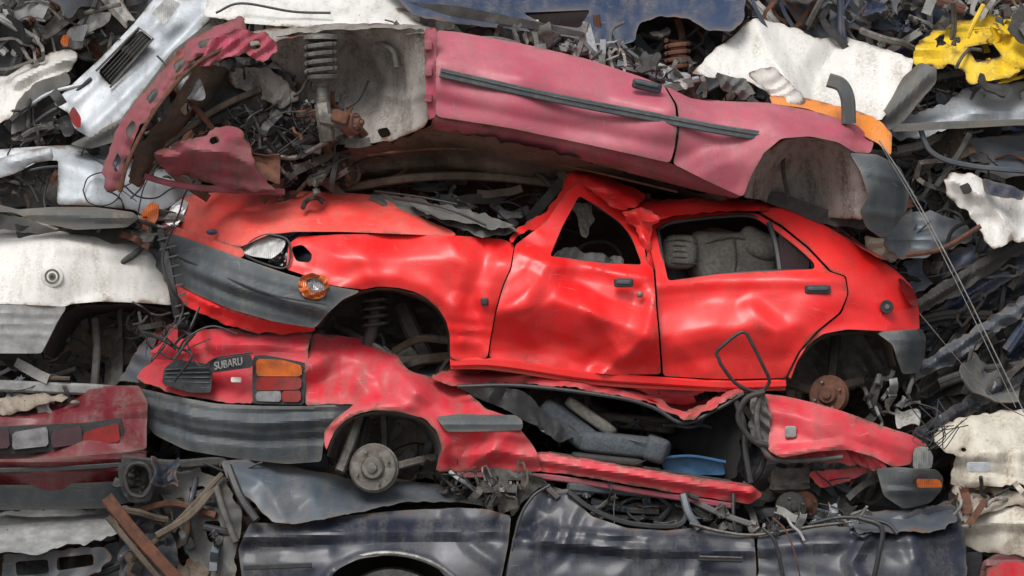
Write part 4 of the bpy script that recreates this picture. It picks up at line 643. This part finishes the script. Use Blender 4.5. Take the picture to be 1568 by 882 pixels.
panel(T,'body_side',[(305,-60),(640,-60),(690,-20),(720,0),(640,8),(600,0),(660,38),(560,42),(480,36),(370,26),(300,14)],WHITE,[(305,-60,1.2),(640,-60,1.2),(660,38,.6),(370,26,.6)],res=5,crum=.016,csc=70,cr=[('v',[(310,0),(480,12),(640,30)],.04,20)])
tube(T,'trim',[(320,10,.6),(360,-5,.6),(440,8,.6),(500,10,.6)],2.0,RUB)
T=Thing('silver_wrecked_car',(150,290,.9))
panel(T,'quarter_panel',[(-80,228),(0,220),(60,216),(150,214),(185,236),(215,250),(290,262),(292,290),(262,300),(235,318),(215,335),(190,318),(130,312),(70,310),(70,240),(40,240),(0,262),(-80,270)],SILV,[(-80,228,.8),(0,220,.8),(150,214,.95),(290,262,1.0),(215,335,.75),(70,310,.65),(130,270,.65)],res=4.5,cr=[('v',[(75,245),(180,262),(280,285)],.035,24),('v',[(110,222),(170,250)],-.035,24),('g',[(72,300),(190,312)],.012,7)],blobs=[(220,270,50,.035)])
tube(T,'fuel_flap_gap',[(112,288,.60),(120,268,.61),(142,260,.63),(162,268,.65),(170,288,.64),(160,306,.62),(140,312,.61),(120,306,.60)],1.1,DGREY,closed=True)
panel(T,'arch_lip',[(-60,250),(0,232),(40,222),(62,220),(66,240),(30,246),(5,262),(-60,280)],SILV,.6,res=5,cr=[('g',[(0,245),(60,230)],.02,7)])
panel(T,'wheelhouse',[(-60,262),(40,244),(68,246),(68,310),(-60,320)],MGREY,.85,res=6,crum=.05)
panel(T,'bumper',[(-60,300),(10,318),(60,314),(130,314),(190,322),(200,332),(180,346),(100,350),(50,340),(0,322),(-60,322)],DUSTY,.6,res=5,rim=.05,cr=[('v',[(20,326),(190,332)],.025,9)])
panel(T,'lower',[(0,338),(60,350),(180,348),(230,350),(235,366),(120,372),(0,362)],DGREY,.75,res=6,crum=.03)
D=Debris(); D.fill(R4(-40,250,65,310),20,.7,.85,PALM,(12,34),41,'rrttccwf'); D.fill([(80,340),(260,330),(250,372),(100,372)],18,.65,.8,PALM,(12,40),42,'sstrcp',.1,.3); D.done(T,'parts')
T=Thing('white_wrecked_estate_car',(110,450,.9))
panel(T,'quarter_panel',[(-80,330),(0,330),(40,335),(90,356),(170,362),(205,370),(225,395),(245,440),(252,468),(200,464),(140,462),(95,466),(88,470),(0,466),(-80,466)],WHITE,[(-80,330,.9),(0,330,.95),(205,370,.85),(252,468,.62),(95,466,.5),(0,466,.5),(60,410,.5),(-80,466,.5)],res=4.5,cr=[('v',[(-20,372),(90,372),(210,388)],.05,20),('g',[(95,474),(150,456),(245,460)],.02,8),('v',[(120,380),(170,420),(240,440)],.022,28)],blobs=[(210,430,50,.03),(60,350,40,.025)],csc=50)
panel(T,'cladding',[(-80,466),(0,467),(90,470),(76,492),(62,520),(50,543),(0,543),(-80,543)],LGREY,.48,res=4,rim=.05,cr=[('g',[(-60,480),(80,482)],.008,3),('g',[(-60,496),(70,498)],.008,3),('g',[(-60,512),(60,514)],.008,3)])
lathe(T,'fuel_cap',(67,423,.475),(0,-1,0),[(-.03,.058),(.0,.058),(.004,.052)],WHITE); lathe(T,'fuel_cap_ring',(67,423,.469),(0,-1,0),[(-.01,.04),(.0,.04),(.0,.03),(-.004,.028),(-.004,.02),(.004,.018),(.004,.006)],STEEL); lathe(T,'fuel_cap_lock',(67,423,.464),(0,-1,0),[(-.002,.01),(.001,.009),(.001,.003)],RUB)
panel(T,'window_ledge',[(-60,320),(20,330),(70,352),(60,362),(0,350),(-60,345)],DUSTY,.75,res=5,crum=.02)
loft(T,'wheelhouse',[(52,545,.52),(66,512,.52),(92,474,.52),(150,466,.52),(210,468,.6),(250,480,.65)],[(70,560,1.1),(90,520,1.1),(110,495,1.1),(150,485,1.1),(205,485,1.1),(240,495,1.1)],DGREY,amp=.02)
panel(T,'inner',R4(40,465,270,620),UNDER,.95,res=8,crum=.08,csc=60)
strip(T,'strut',[(126,490,.8),(130,540,.75),(126,595,.75)],12,.05,MGREY); strip(T,'bumper',[(-60,592,.6),(30,596,.6),(120,600,.62),(165,604,.7)],18,.06,LGREY)
panel(T,'pillar_piece',[(160,590),(200,530),(225,508),(222,545),(200,590)],SLATE,.7,res=5,crum=.03)
D=Debris(); D.fill([(60,520),(100,480),(240,480),(230,600),(40,590)],30,.8,1.0,[DGREY,DGREY,RUB,UNDER,MGREY],(20,60),43,'ssttrrcwp'); D.fill(R4(-60,548,70,596),20,.6,.9,PALM,(15,40),44,'sstrcp',.1,.3); D.done(T,'parts')
T=Thing('maroon_wrecked_car',(90,690,.6))
panel(T,'tail',[(-80,640),(-20,638),(0,640),(60,620),(100,604),(140,594),(200,594),(216,620),(216,660),(218,690),(180,696),(120,705),(0,705),(-80,705)],MAROON,[(-80,640,.5),(60,620,.7),(200,594,.6),(218,690,.3),(0,705,.3),(120,660,.3)],res=4.5,cr=[('v',[(-40,648),(100,636),(210,630)],.05,14),('v',[(120,600),(150,650),(200,690)],.04,18)],crum=.009,csc=50)
panel(T,'tail_lamp_surround',[(-75,658),(120,650),(180,642),(184,684),(120,693),(-75,700)],RUB,.27,res=6,rim=.04)
for i,(a,b,m_) in enumerate(((-70,8,LDRK),(12,68,LDIM),(72,120,LDRK),(122,178,LRED))): panel(T,'tail_lamp',[(a,664),(b-2,658-(i*3)),(b,688-(i*3)),(a,694-(i*3))],m_,.235,res=5,rim=.03)
panel(T,'bumper',[(-80,706),(60,703),(150,697),(218,692),(220,730),(205,770),(150,782),(60,783),(-80,782)],MAROON,[(-80,706,.2),(218,692,.22),(205,770,.35),(60,783,.3),(60,740,.14)],res=4.5,rim=.06,cr=[('v',[(-60,728),(214,722)],.03,10),('v',[(-60,712),(214,705)],.024,7)],crum=.007)
strip(T,'bumper_rub_strip',[(-70,722,.11),(60,720,.09),(210,712,.16)],8,.03,RUB); panel(T,'bumper_lower',[(-80,745),(60,744),(212,738),(205,770),(150,782),(60,784),(-80,784)],BUMP,[(-80,745,.12),(212,738,.2),(60,784,.25)],res=5,rim=.04)
panel(T,'trunk_lid',[(-80,616),(0,612),(50,606),(90,612),(60,622),(0,638),(-80,640)],CREAM,.55,res=5,crum=.03,csc=26); blob(T,'oval_badge',(102,620,.5),(8,4,.008),STEEL,1)
D=Debris(); D.fill(R4(-40,596,120,625),22,.6,.85,PALM,(12,40),45); D.done(T,'parts')
T=Thing('grey_wrecked_car',(80,840,.6))
panel(T,'hood',[(-80,790),(0,790),(50,785),(110,786),(170,790),(180,815),(150,830),(90,838),(60,850),(0,845),(-80,860)],LGREY,[(-80,790,.5),(170,790,.4),(150,830,.1),(0,845,.05)],res=4.5,crum=.045,csc=50,cr=[('v',[(0,800),(60,812),(170,808)],.06,20)])
panel(T,'grille',[(0,848),(90,838),(180,830),(200,1000),(-80,1000),(-80,860)],DGREY,.35,res=6,crum=.07,csc=40)
panel(T,'grille_shell',[(0,850),(60,846),(150,838),(170,850),(150,880),(60,900),(0,895)],SLATE,.12,res=4.5,crum=.03,csc=40,holes=[[(20,862),(70,858),(72,880),(22,884)],[(84,856),(140,850),(140,868),(84,876)]])
D=Debris(); D.fill(R4(-60,850,200,1000),50,.22,.5,PALD,(20,60),46,'sstrrcpppf',.1,.5); D.done(T,'parts')
# ================================================================ TOP / RIGHT NEIGHBOURS
T=Thing('navy_wrecked_car',(880,10,1.0))
panel(T,'body_side',[(560,-60),(1160,-60),(1150,0),(1148,20),(1130,40),(1090,38),(1060,18),(1020,12),(985,25),(975,55),(940,68),(870,48),(790,38),(690,28),(630,14)],NAVY,[(560,-60,1.0),(1160,-60,1.0),(1148,20,.6),(940,68,.5),(690,28,.5)],res=5,crum=.018,csc=60,holes=[[(800,8),(908,2),(890,34),(830,26)]],cr=[('v',[(640,0),(780,18),(920,40)],.03,12),('v',[(925,0),(970,50)],.05,16)],blobs=[(1090,10,50,.05)])
panel(T,'glass',R4(795,0,912,36),LDRK,.85,res=8)
panel(T,'trim',[(620,-4),(700,2),(800,22),(900,44),(890,50),(790,34),(690,18)],DGREY,.42,res=5,crum=.01); panel(T,'arch_inner',R4(960,0,1120,110),DGREY,1.1,res=8,crum=.05)
helix(T,'spring',(1045,50,.8),(0,0,-1),18,45,4,4,RUST)
D=Debris(); D.fill([(700,30),(960,70),(1080,100),(1040,140),(900,90),(760,55)],70,.4,.9,[LGREY,DGREY,STEEL,SILV,DWHITE,RUB,MGREY],(14,50),51,'ppssrrtbcwf',.2,.6); D.fill(R4(960,20,1120,110),26,.8,1.0,PALD,(15,45),52); D.fill([(480,35),(660,35),(700,50),(640,60)],12,.5,.8,PALM,(12,30),53); D.done(T,'parts')
T=Thing('white_crumpled_panel',(1230,90,.6))
panel(T,'sheet',[(1062,108),(1090,78),(1130,45),(1165,14),(1200,22),(1240,34),(1262,48),(1310,42),(1360,62),(1412,82),(1408,108),(1385,140),(1358,180),(1300,168),(1262,150),(1240,164),(1215,150),(1190,142),(1150,118),(1100,114)],WHITE,[(1062,108,.4),(1165,14,.8),(1310,42,.8),(1412,82,.6),(1358,180,.38),(1240,164,.38)],res=4.5,crum=.022,csc=80,cr=[('v',[(1165,14),(1190,80),(1240,160)],.07,28),('v',[(1310,42),(1262,110),(1250,150)],-.07,32)],rim=.01)
panel(T,'torn_flap',[(1150,110),(1185,95),(1215,120),(1240,150),(1225,160),(1190,148)],WHITE,.34,res=4,crum=.03,csc=24); panel(T,'torn_edge',[(1100,108),(1150,116),(1165,140),(1140,146),(1110,130)],DUSTY,.4,res=4,crum=.04,csc=22)
T=Thing('orange_car_panel',(1280,180,.5))
panel(T,'panel',[(1182,142),(1240,146),(1300,160),(1350,176),(1374,200),(1370,236),(1352,218),(1310,192),(1240,176),(1190,166)],ORNG,[(1182,146,.32),(1370,208,.34),(1240,176,.3)],res=4.5,crum=.015,csc=30)
strip(T,'bumper_horn',[(1272,120,.2),(1292,128,.2),(1302,150,.2),(1304,186,.22)],22,.05,DUSTY)
T=Thing('yellow_wrecked_car',(1500,70,.8))
panel(T,'fender',[(1412,88),(1418,62),(1440,45),(1452,28),(1490,20),(1530,8),(1640,8),(1640,80),(1560,112),(1500,124),(1490,100),(1470,88),(1452,100),(1440,92)],YELL,[(1412,88,.6),(1530,8,.9),(1640,80,.6),(1500,124,.5)],res=4,crum=.07,csc=48,holes=[[(1500,62),(1540,55),(1552,78),(1512,88)]])
panel(T,'inner',R4(1440,30,1640,125),DGREY,.85,res=8,crum=.05); D=Debris(); D.fill(R4(1430,20,1640,130),30,.5,.85,[YELL,DGREY,RUST,MGREY,YELL],(12,38),61,'ppppsrtbf'); D.done(T,'parts')
T=Thing('grey_wrecked_car',(1470,200,.8))
panel(T,'bumper',[(1350,185),(1372,150),(1395,110),(1420,90),(1445,98),(1446,120),(1420,150),(1395,180),(1372,196)],DUSTY,.45,res=5,rim=.06,cr=[('v',[(1370,170),(1430,110)],.05,14)],crum=.012)
panel(T,'side',[(1372,196),(1410,170),(1470,150),(1500,128),(1640,110),(1640,180),(1500,186),(1440,200),(1390,212)],SILV,[(1372,196,.6),(1640,110,.8),(1640,180,.6)],res=5,crum=.04,csc=60,cr=[('v',[(1400,190),(1500,165),(1640,160)],.06,16)])
panel(T,'roof_strip',[(1372,186),(1450,182),(1568,178),(1640,178),(1640,186),(1560,188),(1450,194),(1376,198)],DUSTY,.45,res=5,crum=.01)
panel(T,'window_void',[(1365,200),(1640,188),(1640,300),(1480,260),(1440,230)],DGREY,.95,res=8,crum=.05); strip(T,'pillar',[(1500,200,.55),(1480,235,.55),(1450,280,.6)],9,.04,MGREY); strip(T,'pillar_b',[(1420,190,.5),(1440,230,.5),(1500,250,.55),(1640,262,.6)],8,.04,SLATE)
panel(T,'slate_door',[(1500,205),(1640,195),(1640,262),(1560,268),(1490,250)],SLATE,.75,res=6,crum=.05,csc=70)
D=Debris(); D.fill([(1380,120),(1640,110),(1640,300),(1400,260)],60,.7,1.0,PALM,(20,60),62,'sstrrcwppf',-.2,.5); D.fill([(1180,-40),(1640,-40),(1640,20),(1440,30),(1400,78),(1310,40),(1200,20)],90,.7,1.1,[STEEL,DGREY,DWHITE,LGREY,RUST,SLATE,NAVY,MGREY],(18,60),63,'pppssrtbbf'); D.done(T,'parts')
T=Thing('white_wrecked_van',(1520,310,.5))
panel(T,'fascia',[(1452,272),(1470,262),(1500,262),(1520,275),(1560,290),(1640,300),(1640,372),(1560,368),(1530,378),(1508,350),(1495,320),(1462,300)],WHITE,[(1452,272,.4),(1640,300,.5),(1530,378,.35)],res=4,crum=.055,csc=44,cr=[('v',[(1470,275),(1520,300),(1560,350)],.05,16)])
panel(T,'blue_stripe',[(1512,270),(1535,276),(1580,290),(1576,304),(1534,300),(1516,292)],NAVY,.32,res=5,crum=.02); panel(T,'vent',[(1476,282),(1492,276),(1500,290),(1484,298)],DGREY,.32,res=4,crum=.02)
T=Thing('slate_wrecked_car',(1480,480,.8))
panel(T,'bumper',[(1368,345),(1392,328),(1440,318),(1500,345),(1510,365),(1470,378),(1430,392),(1380,395),(1366,372)],SLATE,[(1368,345,.5),(1500,345,.6),(1430,392,.45)],res=4.5,crum=.04,csc=50,cr=[('v',[(1372,365),(1500,358)],.04,16)])
panel(T,'door',[(1395,400),(1450,390),(1508,372),(1520,400),(1470,420),(1412,450)],NAVY,.6,res=5,crum=.03)
for i in range(8):
    y=430+i*34; panel(T,'crushed_layer',[(1400,y+40),(1450,y+6),(1520,y-40),(1640,y-110),(1640,y-84),(1530,y-14),(1470,y+28),(1410,y+58)],[DGREY,NAVY,BLACK,SLATE,DGREY,NAVY,BLACK,DGREY][i],.5+.1*(i%3),res=4.5,crum=.06,csc=42,cr=[('v',[(1405,y+48),(1520,y-26),(1640,y-96)],.04,9)])
D=Debris(); D.fill([(1385,390),(1640,330),(1640,650),(1440,700),(1400,600),(1430,500)],150,.5,.95,[DGREY,RUB,DGREY,DUSTY,NAVY,BLACK,MGREY,DARK],(20,60),64,'sspttrrcwpfpb',-.6,.45); D.fill([(1340,570),(1420,575),(1400,660),(1340,640)],26,.3,.6,[LGREY,STEEL,DWHITE,DGREY],(8,26),65,'rrtp',-1.1,.4); D.fill([(1370,260),(1460,250),(1500,330),(1400,330)],40,.6,.9,PALD,(15,50),66,'sstrrcwpf'); D.done(T,'parts')
tube(T,'strap_wire',[(1345,215,-.05),(1400,300,0),(1470,430,.0),(1525,540,.05),(1575,640,.1)],1.0,LGREY); tube(T,'strap_wire_b',[(1350,225,0),(1420,340,.1),(1490,480,.1),(1560,625,.15)],.6,LGREY); tube(T,'strap_wire_c',[(1415,480,.3),(1480,560,.2),(1540,620,.2),(1600,650,.2)],.7,STEEL); tube(T,'strap_wire_d',[(1395,390,.3),(1450,380,.3),(1510,345,.3)],4,RUST)
for i in range(7): tube(T,'tangled_wire',[(1400+random.uniform(-15,40),630+random.uniform(-20,20),.1),(1430+random.uniform(-20,30),650+random.uniform(-20,30),.05),(1440+random.uniform(-30,30),690+random.uniform(-30,20),.05),(1420+random.uniform(-20,40),660+random.uniform(-30,30),.1),(1470+random.uniform(-20,30),640+random.uniform(-10,30),.2)],.8,RUB)
T=Thing('white_wrecked_car_front',(1510,740,.4))
panel(T,'wing',[(1440,668),(1462,650),(1500,640),(1560,632),(1640,628),(1640,745),(1560,742),(1490,750),(1462,745),(1470,700),(1445,690)],WPL,[(1440,668,.45),(1560,632,.5),(1640,745,.2),(1462,745,.3),(1530,700,.15)],res=4,crum=.03,csc=60,cr=[('v',[(1470,700),(1520,690),(1640,700)],.06,18),('g',[(1500,650),(1490,740)],.04,12),('v',[(1530,640),(1550,690),(1540,740)],-.04,18)],holes=[[(1478,688),(1486,688),(1486,694),(1478,694)]])
blob(T,'label',(1500,716,.06),(18,8,.004),SILV,.3)
panel(T,'torn_bumper',[(1462,752),(1480,742),(1520,746),(1560,752),(1640,748),(1640,778),(1550,776),(1500,790),(1478,778)],CREAM,[(1462,752,.25),(1640,748,.15),(1500,790,.1)],res=4,crum=.055,csc=32,holes=[[(1500,758),(1524,756),(1530,768),(1506,772)]])
panel(T,'lower_bumper',[(1466,790),(1510,776),(1560,778),(1640,776),(1640,880),(1568,852),(1500,848),(1475,835)],WPL,[(1466,790,.3),(1640,776,.2),(1475,835,.3),(1550,810,.08)],res=4,crum=.03,csc=60,cr=[('v',[(1470,812),(1540,800),(1640,805)],.06,16)])
panel(T,'inner',R4(1470,640,1640,850),DGREY,.55,res=8,crum=.05); D=Debris(); D.fill(R4(1470,735,1600,790),22,.05,.25,[CREAM,WPL,DWHITE,RUST,DGREY],(8,26),67,'pprrtcs'); D.done(T,'parts')
T=Thing('red_car_panel',(1540,870,.3))
panel(T,'panel',[(1500,905),(1508,862),(1530,850),(1640,850),(1640,1000),(1500,1000)],MAROON,.12,res=5,cr=[('v',[(1515,868),(1640,868)],.03,8)]); panel(T,'inner',[(1476,850),(1510,848),(1505,1000),(1476,1000)],RUB,.2,res=5)
panel(T,'bright_red',[(1512,872),(1540,860),(1640,862),(1640,1000),(1520,1000)],RED2,.06,res=5,crum=.015)
# ================================================================ BACKGROUND MASS
T=Thing('scrap_metal_pile',(784,441,2.0))
panel(T,'pile_face',R4(-420,-260,1990,1030),DGREY,2.0,res=22,crum=.35,csc=120,wob=.02,rim=0)
panel(T,'pile_back',R4(-420,-260,1990,1030),UNDER,3.4,res=60,crum=.2,csc=200,rim=0)
D=Debris(); D.fill(R4(-300,-200,1870,1000),420,1.3,1.9,PALD+[SLATE,STEEL,MGREY,NAVY],(50,160),71)
D.fill(R4(-120,-80,380,330),80,.95,1.3,PALM,(30,90),72); D.fill(R4(1100,-80,1680,900),150,1.0,1.3,PALD,(30,100),73); D.fill(R4(-120,330,300,900),70,1.0,1.3,PALD,(30,90),74)
D.fill([(540,292),(880,300),(860,330),(780,345),(640,312)],36,.5,.9,PALD+[DUSTY,LGREY],(10,35),75,'ssrrtcwp',.15,.4); D.fill(R4(180,480,330,520),20,.5,.9,PALD,(12,40),76)
D.fill([(100,200),(230,180),(190,230),(110,235)],14,.8,1.0,PALD,(12,40),77); D.fill(R4(-60,-40,200,70),60,.95,1.2,[DGREY,RUB,STEEL,LGREY,DWHITE,RUST,MGREY],(14,55),78,'pppssrtbf'); D.fill([(0,160),(90,130),(100,215),(0,225)],30,.8,1.1,[DGREY,RUB,STEEL,MGREY],(12,40),79,'rrttcsp')
D.done(T,'scrap')
# ================================================================ GROUND, SKY, LIGHT, CAMERA
m,nt,b=newmat('yard_gravel'); co=nt.nodes.new('ShaderNodeTexCoord').outputs['Object']; n1=noise(nt,co,3,8); n2=noise(nt,co,40,5)
c=mix(nt,ramp(nt,n1,.35,.65),(.30,.28,.26),(.19,.175,.16)); c=mix(nt,ramp(nt,n2,.4,.6,0,.5),c,(.12,.11,.10)); nt.links.new(c,b.inputs['Base Color']); b.inputs['Roughness'].default_value=.95
bp=nt.nodes.new('ShaderNodeBump'); bp.inputs['Strength'].default_value=.6; nt.links.new(n2,bp.inputs['Height']); nt.links.new(bp.outputs[0],b.inputs['Normal'])
me=bpy.data.meshes.new('ground'); q=400; g=[(-q,-q,0),(q,-q,0),(q,q,0),(-q,q,0)]; me.from_pydata(g,[],[(0,1,2,3)]); me.materials.append(m); o=bpy.data.objects.new('ground',me); scene.collection.objects.link(o)
w=bpy.data.worlds.new("World"); scene.world=w; w.use_nodes=True; nt=w.node_tree; bg=nt.nodes['Background']
sk=nt.nodes.new('ShaderNodeTexSky'); sk.sky_type='NISHITA'; sk.sun_disc=False; EL=52; AZ=200
sk.sun_elevation=math.radians(EL); sk.sun_rotation=math.radians(AZ); sk.dust_density=4; sk.air_density=1.2
hs=nt.nodes.new('ShaderNodeHueSaturation'); hs.inputs['Saturation'].default_value=.4; nt.links.new(sk.outputs[0],hs.inputs['Color']); nt.links.new(hs.outputs[0],bg.inputs['Color']); bg.inputs['Strength'].default_value=.145
sl=bpy.data.lights.new('sun','SUN'); sl.energy=2.0; sl.angle=math.radians(26); sl.color=(1,.97,.93); so=bpy.data.objects.new('sun',sl); scene.collection.objects.link(so)
el=math.radians(EL); az=math.radians(AZ); dv=Vector((math.sin(az)*math.cos(el),math.cos(az)*math.cos(el),math.sin(el))); so.rotation_euler=dv.to_track_quat('Z','Y').to_euler(); so.location=(0,-5,8)
cd=bpy.data.cameras.new('camera'); cam=bpy.data.objects.new('camera',cd); scene.collection.objects.link(cam); DIST=26
cam.location=(0,-DIST,ZC); cam.rotation_euler=(math.radians(90),0,0); cd.sensor_width=36; cd.lens=36*DIST/(1568*S); cd.clip_end=1500; cd.clip_start=.5
scene.camera=cam
scene.view_settings.view_transform='Standard'; scene.view_settings.look='None'; scene.view_settings.exposure=0
print('objects',len(bpy.data.objects))
